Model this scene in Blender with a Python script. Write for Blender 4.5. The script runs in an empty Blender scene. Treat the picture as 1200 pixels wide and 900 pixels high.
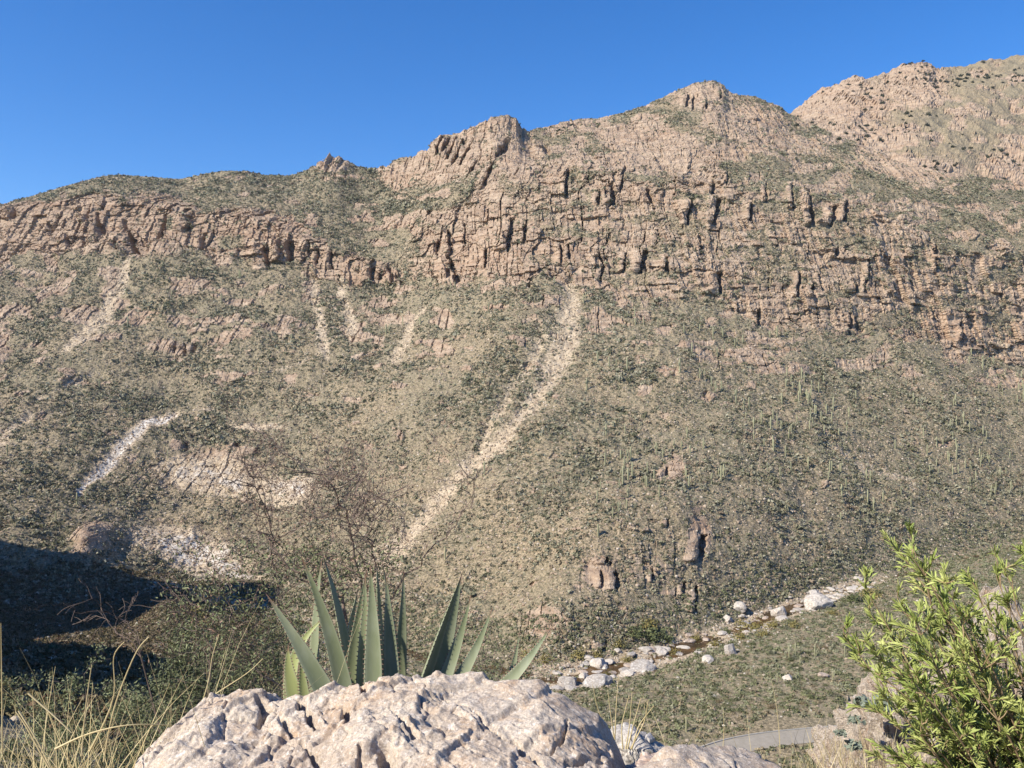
import bpy, math, random
import numpy as np
R = math.radians
random.seed(7)
rng = np.random.default_rng(7)
scene = bpy.context.scene
col = scene.collection

# ------------------------------------------------------------ camera, sky, sun
F = 1000.0                       # focal length in pixels of the 1200x900 photo
cam_d = bpy.data.cameras.new('camera'); cam = bpy.data.objects.new('camera', cam_d); col.objects.link(cam)
cam_d.sensor_width = 36.0; cam_d.lens = 30.0
cam.location = (0, 0, 0); cam.rotation_euler = (R(90), 0, 0)
cam_d.clip_start = 0.05; cam_d.clip_end = 30000
scene.camera = cam

HAZE = 0.000025
SUN_EL = R(40); SUN_AZ = R(122)   # azimuth measured from the view direction (+Y) towards the left (-X)
sdir = np.array([-math.sin(SUN_AZ) * math.cos(SUN_EL), math.cos(SUN_AZ) * math.cos(SUN_EL), math.sin(SUN_EL)])
sun_d = bpy.data.lights.new('sun', 'SUN'); sun = bpy.data.objects.new('sun', sun_d); col.objects.link(sun)
sun_d.energy = 5.0; sun_d.angle = R(0.53); sun_d.color = (1.0, 0.915, 0.78)
from mathutils import Vector, Matrix
sun.rotation_euler = Vector(sdir).to_track_quat('Z', 'Y').to_euler()
world = bpy.data.worlds.new("World"); scene.world = world; world.use_nodes = True
wn = world.node_tree.nodes; wl = world.node_tree.links
sky = wn.new('ShaderNodeTexSky'); sky.sky_type = 'NISHITA'; sky.sun_disc = False
sky.sun_elevation = SUN_EL
sky.sun_rotation = -SUN_AZ
sky.altitude = 1000; sky.air_density = 1.0; sky.dust_density = 0.0; sky.ozone_density = 4.0
bg = wn['Background']; bg.inputs['Strength'].default_value = 0.118
hs = wn.new('ShaderNodeHueSaturation'); hs.inputs['Saturation'].default_value = 1.31; hs.inputs['Hue'].default_value = .508
wl.new(sky.outputs[0], hs.inputs['Color']); wl.new(hs.outputs[0], bg.inputs['Color'])
scene.view_settings.view_transform = 'Standard'; scene.view_settings.look = 'None'
scene.view_settings.exposure = 0.68; scene.view_settings.gamma = 1
scene.cycles.max_bounces = 5; scene.cycles.diffuse_bounces = 3

# ------------------------------------------------------------ helpers
def tag(o, label=None, cat=None, group=None, kind=None):
    for k, v in (('label', label), ('category', cat), ('group', group), ('kind', kind)):
        if v: o[k] = v
    return o

def empty(name, loc):
    o = bpy.data.objects.new(name, None); col.objects.link(o); o.location = loc; return o

def np_mesh(name, verts, faces, smooth=False):
    """faces: (n,3) or (n,4) int array"""
    verts = np.ascontiguousarray(verts, dtype=np.float32); faces = np.ascontiguousarray(faces, dtype=np.int32)
    me = bpy.data.meshes.new(name)
    n, k = faces.shape
    me.vertices.add(len(verts)); me.vertices.foreach_set('co', verts.ravel())
    me.loops.add(n * k); me.loops.foreach_set('vertex_index', faces.ravel())
    me.polygons.add(n); me.polygons.foreach_set('loop_start', np.arange(0, n * k, k, dtype=np.int32))
    me.update(calc_edges=True)
    me.polygons.foreach_set('use_smooth', np.full(n, smooth, dtype=bool))
    return me

def attr_col(me, name, rgba):
    a = me.attributes.new(name, 'FLOAT_COLOR', 'POINT')
    a.data.foreach_set('color', np.ascontiguousarray(rgba, dtype=np.float32).ravel())

def obj(name, me, mat=None, parent=None, loc=None):
    o = bpy.data.objects.new(name, me); col.objects.link(o)
    if mat and not me.materials: me.materials.append(mat)
    if parent: o.parent = parent
    if loc is not None: o.location = loc
    return o

def _h(ix, iy, iz, seed):
    with np.errstate(over='ignore'):
        h = (ix.astype(np.uint32) * np.uint32(374761393) + iy.astype(np.uint32) * np.uint32(668265263)
             + iz.astype(np.uint32) * np.uint32(2147483647) + np.uint32(seed * 974634777 & 0xffffffff))
        h = (h ^ (h >> np.uint32(13))) * np.uint32(1274126177)
        h = (h ^ (h >> np.uint32(16))) * np.uint32(2246822519)
        h = h ^ (h >> np.uint32(15))
    return (h & np.uint32(0xffffff)).astype(np.float32) / np.float32(0xffffff)

def vnoise(x, y, z, seed=0):
    """value noise in -1..1"""
    x = np.asarray(x, dtype=np.float64); y = np.asarray(y, dtype=np.float64) + 0 * x; z = np.asarray(z, dtype=np.float64) + 0 * x
    fx, fy, fz = np.floor(x), np.floor(y), np.floor(z)
    ix, iy, iz = fx.astype(np.int64), fy.astype(np.int64), fz.astype(np.int64)
    tx, ty, tz = [(t * t * t * (t * (t * 6 - 15) + 10)).astype(np.float32) for t in (x - fx, y - fy, z - fz)]
    out = np.zeros(x.shape, np.float32)
    for a in (0, 1):
        wx = tx if a else 1 - tx
        for b in (0, 1):
            wy = ty if b else 1 - ty
            for c in (0, 1):
                wz = tz if c else 1 - tz
                out += wx * wy * wz * _h(ix + a, iy + b, iz + c, seed)
    return out * 2 - 1

def fbm(x, y, z, octv=4, seed=0, gain=0.5, ridged=False):
    s = 0; a = 1; t = 0
    for i in range(octv):
        f = 2.03 ** i
        n = vnoise(x * f + 17.3 * i, y * f - 9.1 * i, z * f + 3.7 * i, seed + i)
        if ridged: n = 1 - 2 * np.abs(n)
        s = s + a * n; t += a; a *= gain
    return s / t

def worley(x, y, z, seed=0):
    """returns F1, F2-F1, cell id value 0..1"""
    fx, fy, fz = np.floor(x).astype(np.int64), np.floor(y).astype(np.int64), np.floor(z).astype(np.int64)
    f1 = np.full(x.shape, 9.0, np.float32); f2 = f1.copy(); idv = np.zeros(x.shape, np.float32)
    for a in (-1, 0, 1):
        for b in (-1, 0, 1):
            for c in (-1, 0, 1):
                ix, iy, iz = fx + a, fy + b, fz + c
                px = ix + _h(ix, iy, iz, seed); py = iy + _h(ix, iy, iz, seed + 1); pz = iz + _h(ix, iy, iz, seed + 2)
                d = np.sqrt((px - x) ** 2 + (py - y) ** 2 + (pz - z) ** 2).astype(np.float32)
                closer = d < f1
                f2 = np.where(closer, f1, np.minimum(f2, d))
                idv = np.where(closer, _h(ix, iy, iz, seed + 3), idv)
                f1 = np.where(closer, d, f1)
    return f1, f2 - f1, idv

def sstep(a, b, x):
    t = np.clip((x - a) / (b - a), 0, 1); return t * t * (3 - 2 * t)

def gsmooth(a, s, axis=0):
    r = int(3 * s) + 1; k = np.exp(-0.5 * (np.arange(-r, r + 1) / s) ** 2); k /= k.sum()
    p = [(0, 0)] * a.ndim; p[axis] = (r, r); ap = np.pad(a, p, mode='edge')
    out = np.zeros_like(a)
    for i, w in enumerate(k):
        sl = [slice(None)] * a.ndim; sl[axis] = slice(i, i + a.shape[axis]); out += w * ap[tuple(sl)]
    return out

def grid_faces(nr, nc):
    i = np.arange(nr - 1)[:, None] * nc + np.arange(nc - 1)[None, :]
    return np.stack([i, i + 1, i + nc + 1, i + nc], -1).reshape(-1, 4)

# ------------------------------------------------------------ node materials
class NT:
    def __init__(s, name):
        s.m = bpy.data.materials.new(name); s.m.use_nodes = True; s.t = s.m.node_tree; s.n = s.t.nodes; s.l = s.t.links
        s.b = s.n['Principled BSDF']; s.b.inputs['Roughness'].default_value = 0.9
        s.b.inputs['Specular IOR Level'].default_value = 0.2
        s.co = s.n.new('ShaderNodeTexCoord').outputs['Object']
    def put(s, sock, v):
        if isinstance(v, bpy.types.NodeSocket): s.l.new(v, sock)
        elif isinstance(v, (tuple, list)): sock.default_value = tuple(v) + ((1,) if len(v) == 3 and sock.type == 'RGBA' else ())
        else: sock.default_value = v
    def noise(s, scale, detail=4, rough=0.6, vec=None, dist=0.0):
        n = s.n.new('ShaderNodeTexNoise'); s.put(n.inputs['Vector'], vec or s.co)
        n.inputs['Scale'].default_value = scale; n.inputs['Detail'].default_value = detail
        n.inputs['Roughness'].default_value = rough; n.inputs['Distortion'].default_value = dist
        return n.outputs['Fac']
    def voro(s, scale, vec=None, feature='F1', out='Distance'):
        n = s.n.new('ShaderNodeTexVoronoi'); n.feature = feature; s.put(n.inputs['Vector'], vec or s.co)
        n.inputs['Scale'].default_value = scale; return n.outputs[out]
    def ramp(s, fac, a, b, lo=0.0, hi=1.0):
        n = s.n.new('ShaderNodeMapRange'); s.put(n.inputs['Value'], fac)
        n.inputs['From Min'].default_value = a; n.inputs['From Max'].default_value = b
        n.inputs['To Min'].default_value = lo; n.inputs['To Max'].default_value = hi; return n.outputs[0]
    def mix(s, fac, a, b, mode='MIX'):
        n = s.n.new('ShaderNodeMix'); n.data_type = 'RGBA'; n.blend_type = mode
        s.put(n.inputs[0], fac); s.put(n.inputs[6], a); s.put(n.inputs[7], b); return n.outputs[2]
    def math(s, op, a, b=0.0):
        n = s.n.new('ShaderNodeMath'); n.operation = op; s.put(n.inputs[0], a); s.put(n.inputs[1], b); return n.outputs[0]
    def attr(s, name):
        n = s.n.new('ShaderNodeAttribute'); n.attribute_name = name; return n
    def sep(s, c):
        n = s.n.new('ShaderNodeSeparateColor'); s.put(n.inputs[0], c); return n.outputs
    def scalevec(s, v, sx, sy, sz):
        n = s.n.new('ShaderNodeMapping'); s.put(n.inputs['Vector'], v); n.inputs['Scale'].default_value = (sx, sy, sz); return n.outputs[0]
    def bump(s, h, strength, dist):
        n = s.n.new('ShaderNodeBump'); s.put(n.inputs['Height'], h); n.inputs['Strength'].default_value = strength
        n.inputs['Distance'].default_value = dist; s.l.new(n.outputs[0], s.b.inputs['Normal'])
    def base(s, c): s.put(s.b.inputs['Base Color'], c)
    def rand(s):
        return s.n.new('ShaderNodeObjectInfo').outputs['Random']

def mat_terrain():
    t = NT('desert_terrain')
    a = t.attr('mask'); sp = t.sep(a.outputs['Color'])
    rock, pale, orange, green = sp[0], sp[1], sp[2], a.outputs['Alpha']
    n1 = t.noise(0.02, 5, .6); n2 = t.noise(0.22, 5, .72); n3 = t.noise(0.75, 4, .8); n4 = t.noise(1.7, 2, .8)
    soil = t.mix(t.ramp(n2, .38, .62), (.205, .158, .092), (.32, .25, .16))
    soil = t.mix(t.ramp(n3, .51, .58), soil, (.43, .345, .235))
    soil = t.mix(t.ramp(n3, .485, .43), soil, (.125, .105, .07))
    soil = t.mix(t.ramp(n4, .46, .36, 0, .6), soil, (.11, .10, .07))
    soil = t.mix(t.math('MULTIPLY', t.ramp(n1, .4, .6), .3), soil, (.20, .19, .13))
    soil = t.mix(t.math('MULTIPLY', green, .35), soil, (.17, .16, .105))
    # bedrock: pink-tan granite with strata, stains
    st = t.noise(0.5, 5, .7, t.scalevec(t.co, .05, .05, .6), 0.5)
    vt = t.noise(0.3, 4, .65, t.scalevec(t.co, .6, .6, .06))
    rk = t.mix(t.ramp(st, .38, .62), (.27, .192, .135), (.43, .335, .245))
    rk = t.mix(t.math('MULTIPLY', t.ramp(vt, .52, .68), .5), rk, (.25, .155, .10))
    rk = t.mix(t.math('MULTIPLY', t.ramp(n2, .52, .7), .5), rk, (.47, .395, .305))
    rk = t.mix(t.math('MULTIPLY', t.ramp(n3, .46, .36), .6), rk, (.14, .10, .075))
    rk = t.mix(t.math('MULTIPLY', orange, t.ramp(n2, .4, .65, 0, .55)), rk, (.36, .215, .13))
    pl = t.mix(t.ramp(n2, .35, .62), (.36, .28, .19), (.52, .43, .31))
    pl = t.mix(t.ramp(n3, .48, .36), pl, (.24, .19, .14))
    jit = t.math('ADD', t.math('MULTIPLY', t.math('SUBTRACT', n3, .5), 1.6), t.math('MULTIPLY', t.math('SUBTRACT', n2, .5), 1.2))
    c = t.mix(t.ramp(t.math('ADD', rock, jit), .35, .6), soil, rk)
    c = t.mix(t.ramp(t.math('ADD', pale, jit), .38, .9), c, pl)
    c = t.mix(t.ramp(t.math('ADD', pale, t.math('MULTIPLY', jit, .7)), 1.2, 1.75), c, t.mix(t.ramp(n2, .4, .6), (.42, .37, .31), (.60, .56, .50)))
    t.base(c)
    t.bump(t.math('ADD', t.math('MULTIPLY', n2, 2.0), n3), 0.6, 0.9)
    return t.m

def mat_attr(name, attrn='tint', rough=.85, trans=0.0, noise=None):
    t = NT(name); c = t.attr(attrn).outputs['Color']
    if noise:
        c = t.mix(t.ramp(t.noise(noise, 3), .3, .7, 0, .5), c, (.25, .24, .16), 'MULTIPLY')
    t.base(c); t.b.inputs['Roughness'].default_value = rough
    return t.m

def mat_leaf(name, c1, c2, rough=.6, vary=True, nscale=3.0):
    t = NT(name)
    f = t.ramp(t.noise(nscale, 2), .35, .65)
    c = t.mix(f, c1, c2)
    if vary:
        c = t.mix(t.ramp(t.rand(), 0, 1, 0, .35), c, tuple(v * .5 for v in c1))
    t.base(c); t.b.inputs['Roughness'].default_value = rough
    return t.m

def mat_granite(name, base=(.46, .37, .31), light=(.60, .54, .48), dark=(.30, .25, .23), stain=(.50, .31, .19), s=1.0, bumpd=.012):
    t = NT(name)
    w = t.noise(2.2 * s, 5, .65, dist=.6); g = t.noise(14 * s, 5, .75); fine = t.noise(60 * s, 4, .8); speck = t.noise(150 * s, 2, .9)
    c = t.mix(t.ramp(w, .35, .6), base, light)
    c = t.mix(t.ramp(g, .56, .7, 0, .8), c, (.78, .74, .69))
    c = t.mix(t.ramp(g, .46, .32, 0, .65), c, dark)
    c = t.mix(t.math('MULTIPLY', t.ramp(t.noise(4.5 * s, 4, .7, dist=1.0), .5, .68), .6), c, stain)
    c = t.mix(t.ramp(fine, .5, .34, 0, .75), c, (.20, .165, .155))
    c = t.mix(t.ramp(fine, .55, .68, 0, .7), c, (.80, .77, .73))
    c = t.mix(t.ramp(speck, .42, .3, 0, .6), c, (.12, .10, .10))
    t.base(c); t.b.inputs['Roughness'].default_value = .85
    h = t.math('ADD', t.math('MULTIPLY', g, 1.0), t.math('ADD', t.math('MULTIPLY', fine, .5), t.math('MULTIPLY', speck, .12)))
    t.bump(h, .9, bumpd / s)
    return t.m

def mat_plain(name, c1, c2, scale, rough=.9, bumpd=None):
    t = NT(name); n = t.noise(scale, 5, .7); t.base(t.mix(t.ramp(n, .3, .7), c1, c2)); t.b.inputs['Roughness'].default_value = rough
    if bumpd: t.bump(n, .6, bumpd)
    return t.m

M_ter = mat_terrain()

# ------------------------------------------------------------ terrain: a canyon described by profile lines
def xs(dense=True):
    mid = np.arange(-45, 1246, 0.92)
    side = 45 + np.cumsum(1.2 * 1.062 ** np.arange(1, 74))
    return np.concatenate([-side[::-1], mid, 1245 + side - 45])
X0 = xs(); NC = len(X0)
def cy(pts, sm=14):
    """profile line given as (x, distance, y in the photo); returns distance and height per column"""
    p = np.array(pts, float); Yd = np.interp(X0, p[:, 0], p[:, 1]); z = np.interp(X0, p[:, 0], p[:, 2])
    if sm: z = gsmooth(z, sm); Yd = gsmooth(Yd, max(sm, 20))
    else: Yd = gsmooth(Yd, 20)
    return Yd, Yd * (450 - z) / F
def cz(pts, sm=20):
    p = np.array(pts, float); return gsmooth(np.interp(X0, p[:, 0], p[:, 1]), sm), gsmooth(np.interp(X0, p[:, 0], p[:, 2]), sm)
creek = cz([(0, 424, -114), (240, 500, -126), (450, 415, -130), (650, 368, -130), (760, 394, -129), (850, 426, -127), (960, 480, -122.5), (1100, 555, -119), (1200, 615, -117)], 25)
E_pts = [(-1500, 1060, 330), (-300, 1060, 262), (0, 1060, 241), (25, 1070, 233), (50, 1080, 226), (80, 1080, 217), (110, 1090, 209), (130, 1100, 205), (160, 1110, 206), (210, 1120, 210), (240, 1125, 204), (262, 1130, 200), (290, 1140, 201), (310, 1150, 205), (340, 1160, 206), (360, 1160, 200), (376, 1160, 190), (385, 1160, 184), (397, 1160, 184), (405, 1165, 188), (418, 1170, 195), (440, 1170, 199), (455, 1150, 193),
         (470, 1130, 184), (490, 1110, 181), (505, 1105, 173), (512, 1100, 163), (520, 1095, 159), (537, 1090, 160), (546, 1085, 153), (552, 1083, 147), (562, 1082, 148), (570, 1080, 140), (580, 1080, 136), (597, 1080, 136), (607, 1085, 139), (613, 1090, 152), (622, 1120, 154), (650, 1180, 145), (670, 1190, 141), (690, 1200, 138), (700, 1200, 139), (740, 1210, 130), (780, 1220, 113), (797, 1225, 104), (813, 1230, 98), (822, 1230, 95), (840, 1230, 95), (848, 1232, 99), (852, 1235, 106), (870, 1240, 111), (885, 1240, 113), (900, 1245, 120), (912, 1250, 124), (925, 1250, 133), (960, 1220, 150), (1000, 1200, 166), (1050, 1170, 188), (1100, 1150, 202), (1150, 1170, 208), (1200, 1200, 214), (2600, 1200, 300)]
F_pts = [(-1500, 1950, 360), (0, 1950, 290), (400, 1950, 245), (600, 1950, 195), (800, 1950, 160), (880, 1900, 165), (920, 1900, 141), (930, 1900, 131), (945, 1900, 120), (957, 1900, 112), (962, 1900, 108), (975, 1900, 104), (990, 1900, 95), (1002, 1900, 90), (1020, 1900, 92), (1033, 1900, 87), (1041, 1900, 88), (1052, 1900, 80), (1070, 1900, 76), (1085, 1900, 75), (1093, 1905, 79), (1097, 1910, 84), (1120, 1920, 81), (1143, 1930, 74), (1170, 1935, 70), (1200, 1940, 67), (1500, 1950, 45), (2600, 1950, 130)]
ones = np.ones(NC)
nearbank = (creek[0] - 25, creek[1] + 3.4); farbank = (creek[0] + 17, creek[1] + 3.0)
Eline = cy(E_pts, 0); Eline = (Eline[0], gsmooth(Eline[1], 2.0)); Fline = cy(F_pts, 0); Fline = (Fline[0], gsmooth(Fline[1], 2.0))
dipz = np.where(X0 > 905, Eline[1] - 14, Eline[1] - 70)
LINES = [
 (-60 * ones, 22 * ones), (-8 * ones, -1.0 * ones), (0 * ones, -1.6 * ones), (4 * ones, -1.98 * ones),
 cz([(0, 12, -6.2), (450, 12, -7.2), (1200, 12, -7.4)]),
 cz([(-1000, 60, -12), (-100, 60, -22), (0, 60, -26.3), (300, 60, -32), (450, 60, -38), (1200, 60, -38)]),
 cz([(-1000, 150, -15), (-100, 150, -44), (0, 150, -51.5), (150, 150, -53), (300, 150, -61), (450, 150, -80), (600, 150, -92), (1200, 150, -92)]),
 cz([(-1000, 220, -20), (-100, 220, -56), (0, 220, -64), (100, 220, -65.5), (200, 220, -71), (300, 220, -84), (400, 220, -100), (500, 220, -111), (1200, 220, -112)]),
 cz([(-600, 272, -70), (0, 272, -95), (200, 272, -101), (300, 272, -108), (450, 272, -117), (520, 272, -119), (1200, 272, -119)]),
 cz([(-600, 298, -80), (0, 298, -103), (200, 298, -106), (300, 298, -112), (450, 298, -118), (520, 298, -119), (1200, 298, -119)]),
 nearbank, creek, farbank,
 cy([(0, 500, 610), (100, 525, 618), (200, 580, 615), (300, 575, 625), (400, 530, 640), (500, 505, 640), (600, 475, 640), (700, 465, 620), (800, 490, 600), (900, 530, 590), (1000, 590, 570), (1100, 650, 560), (1200, 710, 560)]),
 cy([(0, 690, 470), (200, 730, 470), (400, 700, 470), (600, 625, 470), (800, 620, 470), (900, 650, 470), (1000, 700, 470), (1200, 810, 475)]),
 cy([(0, 930, 305), (100, 930, 300), (200, 930, 292), (300, 920, 310), (400, 900, 334), (450, 900, 338), (500, 860, 328), (600, 800, 325), (700, 790, 330), (800, 780, 345), (900, 790, 370), (1000, 810, 392), (1100, 850, 405), (1200, 900, 430)]),
 cy([(0, 985, 247), (100, 990, 235), (200, 985, 240), (300, 960, 258), (380, 930, 286), (420, 915, 306), (470, 912, 310), (500, 920, 262), (550, 930, 230), (600, 920, 215), (700, 910, 203), (800, 905, 212), (900, 910, 225), (1000, 920, 245), (1100, 930, 285), (1200, 970, 310)]),
 Eline, (Eline[0] + 130, dipz), Fline, (Fline[0] + 400, Fline[1] - 150), (9000 * ones, -150 * ones)]
NROW = [6, 12, 24, 36, 56, 66, 66, 30, 22, 70, 24, 24, 125, 180, 165, 190, 170, 8, 120, 6, 6]
seg_start = np.concatenate([[0], np.cumsum(NROW)])
GY = []; GZ = []; SEG = []
for k, n in enumerate(NROW):
    a, b = LINES[k], LINES[k + 1]; last = k == len(NROW) - 1
    t = np.linspace(0, 1, n + 1)[:(n + 1 if last else n)]
    if 2 <= k < 8: t = t ** 1.25
    if k == 17: t = t
    if k == 18: t = t ** 0.8
    GY.append(a[0] + (b[0] - a[0]) * t[:, None]); GZ.append(a[1] + (b[1] - a[1]) * t[:, None]); SEG.append(k + t)
GY = np.concatenate(GY); GZ = np.concatenate(GZ); SEG = np.concatenate(SEG)[:, None] + 0 * GY
rE = seg_start[17]
for lo, hi, s in ((seg_start[4], seg_start[9] , 7), (seg_start[9], rE - 3, 7)):
    GZ[lo:hi] = gsmooth(GZ[lo:hi], s); GY[lo:hi] = gsmooth(GY[lo:hi], s)
u = (X0 - 600) / F
GX = u[None, :] * np.sqrt(GY ** 2 + 36.0)
XI = 600 + F * u[None, :] + 0 * GY
YI = 450 - F * GZ / np.maximum(GY, 1.0)
NR = GY.shape[0]
seg_w = lambda a, b, f=.4: sstep(a, a + f, SEG) * (1 - sstep(b - f, b, SEG))

# --- masks drawn on the land
def blob(cx, cyy, rx, ry, ang=0):
    c, s = math.cos(R(ang)), math.sin(R(ang)); dx = XI - cx; dy = YI - cyy
    return np.exp(-(((dx * c + dy * s) / rx) ** 2 + ((-dx * s + dy * c) / ry) ** 2) * 1.0)
def path(pts, widths):
    """soft stripe along a polyline"""
    m = np.zeros_like(GY)
    nx = vnoise(XI / 22, YI / 22, 0, 55) * 5
    for (x1, y1, w1), (x2, y2, w2) in zip([(*p, w) for p, w in zip(pts, widths)][:-1], [(*p, w) for p, w in zip(pts, widths)][1:]):
        dx, dy = x2 - x1, y2 - y1; t = np.clip(((XI - x1) * dx + (YI - y1) * dy) / (dx * dx + dy * dy), 0, 1)
        d = np.hypot(XI + nx - x1 - t * dx, YI + nx * .3 - y1 - t * dy); w = w1 + (w2 - w1) * t
        m = np.maximum(m, np.exp(-(d / w) ** 2))
    return m
far = SEG >= 11
nL = fbm(XI / 45, YI / 18, 1.3, 4, 11)
nS = fbm(XI / 9, YI / 5, 4.3, 3, 15)
SEGW = SEG + (.22 * fbm(XI / 38, 0 * XI, 9.1, 3, 19) + .10 * nS) * (SEG > 14) * (SEG < 17)
cliff = sstep(14.96, 15.1, SEGW) * (1 - sstep(15.98, 16.2, SEGW))
onR = sstep(440, 520, XI)
nB = fbm(XI / 34, YI / 26, 6.1, 3, 23)
left_bluff = (1 - sstep(400, 440, XI)) * np.clip(np.maximum(cliff * (.85 + 1.3 * nB), (SEG > 14.8) * (SEG < 17) * np.maximum.reduce([blob(45, 262, 70, 24), blob(180, 248, 60, 20), blob(150, 290, 70, 16), blob(290, 262, 60, 16, 15), blob(360, 300, 70, 18, 12)]) * (1.1 + .9 * nB)), 0, 1)
right_cl = onR * np.clip(cliff * (.62 + 1.15 * nL + .35 * nS), 0, 1)
right_cl = np.maximum(right_cl, onR * (1 - sstep(560, 760, XI)) * cliff * np.clip(.85 + .5 * nL, 0, 1))
up = seg_w(16.0, 17.4, .1)
crag = np.maximum.reduce([blob(530, 185, 62, 26, -12), blob(590, 160, 34, 26), blob(470, 205, 26, 15), blob(610, 190, 30, 30), blob(388, 192, 22, 12)])
tor = np.maximum.reduce([blob(825, 112, 42, 20), blob(880, 140, 60, 22, 15), blob(690, 150, 40, 10), blob(740, 160, 55, 20), blob(900, 165, 80, 16, 10), blob(1060, 200, 80, 16, 8), blob(790, 180, 90, 14)])
farr = (SEG > 18) * np.maximum.reduce([blob(985, 125, 60, 38), blob(1070, 100, 40, 30), blob(1010, 165, 70, 16), .8 * blob(1180, 200, 40, 20)])
outc = np.maximum.reduce([blob(200, 404, 34, 8), blob(440, 321, 34, 13), blob(703, 675, 22, 24), blob(820, 630, 14, 40), blob(790, 545, 16, 18), blob(250, 545, 50, 22), blob(105, 640, 22, 30, 30), .9 * blob(640, 735, 30, 18),
                          .9 * blob(1120, 385, 70, 26, 12), .7 * blob(960, 370, 60, 30), .6 * blob(1070, 340, 100, 30), .75 * blob(220, 560, 70, 20), .6 * blob(1100, 720, 30, 12), .45*blob(760,660,70,40)])
rock = np.clip(np.maximum.reduce([left_bluff, right_cl, crag * 1.4 * (SEG > 15), tor * 1.15 * (SEG > 15.5) + .5 * nL * up, farr * 1.4, outc * (1.1 + .7 * nL) * far * (SEG < 17)]), 0, 1)
patch = sstep(.18, .55, fbm(XI / 26, YI / 11, 2.2, 4, 21) + .22 * (SEG > 14.3) * (SEG < 17.2) + .10 * (SEG > 16) * sstep(430, 560, XI) - .25 * (SEG > 16) * (SEG < 17.1) * (1 - sstep(330, 460, XI)) - .16 * (SEG < 14) + .12 * (SEG > 18))
rock = np.maximum(rock, .8 * patch * (SEG > 12.2))
rock = np.clip(rock + .15 * nS, 0, 1) * far
chute = np.maximum.reduce([
    path([(668, 338), (664, 395), (645, 440), (612, 490), (572, 530), (530, 560), (500, 600), (450, 650), (425, 672)], [13, 20, 18, 12, 13, 11, 13, 17, 18]),
    .8 * path([(640, 400), (600, 450), (577, 500), (565, 530)], [12, 9, 8, 8]),
    1.1 * path([(150, 312), (135, 345), (118, 375), (80, 412)], [7, 11, 12, 8]), 1.0 * path([(398, 330), (414, 388)], [8, 9]), 1.0 * path([(370, 330), (374, 372), (378, 412)], [5, 9, 11]),
    .95 * path([(494, 355), (478, 385), (460, 418)], [4, 7, 8]), .8 * path([(412, 385), (350, 425), (300, 440)], [3, 3, 3]),
    1.2 * path([(205, 490), (160, 515), (92, 570)], [5, 9, 5]), path([(290, 470), (205, 490)], [3, 4]), path([(35, 490), (0, 515), (-60, 540)], [5, 8, 6]), .8 * path([(110, 440), (40, 470)], [5, 4]),
    path([(840, 280), (868, 312)], [3, 3]), .75 * path([(1165, 395), (1200, 425), (1260, 450)], [7, 6, 6]),
    .75 * path([(970, 515), (1020, 540), (1070, 560)], [8, 12, 6]), .5 * path([(470, 300), (500, 265)], [9, 12])])
slick = np.maximum.reduce([blob(215, 640, 70, 22, 15), blob(250, 665, 40, 14), blob(250, 555, 60, 22), blob(330, 572, 40, 16), .7 * blob(300, 500, 40, 7)])
cw = np.exp(-((SEG - 11.05) / .95) ** 4)
creekm = cw * sstep(600, 640, XI) * (1 - sstep(1010, 1060, XI)) * np.clip(1.0 + .5 * nL, 0, 1)
creekm = np.maximum(creekm, cw * .6 * sstep(140, 180, XI) * (1 - sstep(330, 420, XI)))
white = np.clip(np.clip(np.maximum.reduce([blob(235, 648, 62, 16, 18), blob(275, 668, 34, 9, 10), .7 * blob(250, 562, 60, 16, 8), .7 * blob(335, 572, 34, 14)]), 0, 1) * (.80 + 1.5 * fbm(XI / 14, YI / 6, 3.1, 4, 24)) + 1.3 * path([(205, 490), (160, 515), (92, 570)], [4, 8, 4]), 0, 1)
pale = np.clip(np.maximum.reduce([chute * (SEG > 12), slick * 1.5 * (SEG > 11.2) * (SEG < 15) * (1 + .6 * nL), creekm]), 0, 1)
pale = (pale + white * (SEG > 11.2) * (SEG < 15)) * (SEG < 17.0)
green = np.clip(.45 + .8 * nL, 0, 1) * (1 - rock) * far + (~far) * np.clip(.6 + .5 * nL, 0, 1)
green = np.clip(green + .6 * blob(450, 245, 60, 40) * (SEG < 17) + .5 * blob(1120, 235, 110, 30), 0, 1)
green *= 1 - .75 * (SEG > 18)
orange = .5 * (1 - sstep(400, 480, XI)) * cliff + np.clip(fbm(XI / 60, YI / 14, 7.7, 3, 31) * 1.8, 0, 1) * .8 + .9 * blob(1130, 385, 70, 22) + .8 * blob(560, 300, 60, 30)

# --- relief
wsl = seg_w(12.0, 17.0, .6) * (1 - .75 * cliff)
wnear = seg_w(3.5, 10.0, 1.0)
Px, Py, Pz = GX.copy(), GY.copy(), GZ.copy()
Pz += wsl * (9 * fbm(Px / 95, Py / 95, 0, 3, 61) + 3.0 * fbm(Px / 40, Py / 55, Pz / 60, 3, 62, ridged=True))
sh = np.clip((GY / 700), .05, 1)
Pz += seg_w(12, 17.02, .1) * (1.8 * fbm(Px / 12, Py / 12, Pz / 12, 4, 63) + 1.7 * fbm(Px / 4.5, Py / 4.5, Pz / 4.5, 3, 163)) * sh
Pz += wnear * (3.2 * fbm(Px / 38, Py / 38, 0, 3, 64) + .8 * fbm(Px / 7, Py / 7, 0, 3, 65) * sstep(15, 60, GY))
Pz += (SEG > 17.3) * (SEG < 19.8) * (14 * fbm(Px / 120, Py / 160, 0, 4, 66, ridged=True) * (1 - sstep(18.7, 19, SEG)) + 9 * fbm(Px / 38, Py / 38, Pz / 38, 4, 67, ridged=True))
Pz += cw * 1.0 * fbm(Px / 7, Py / 7, 0, 3, 68)
Pz -= chute * (SEG > 12) * (SEG < 15.5) * (1.5 + 3.5 * sstep(400, 480, XI))
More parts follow.
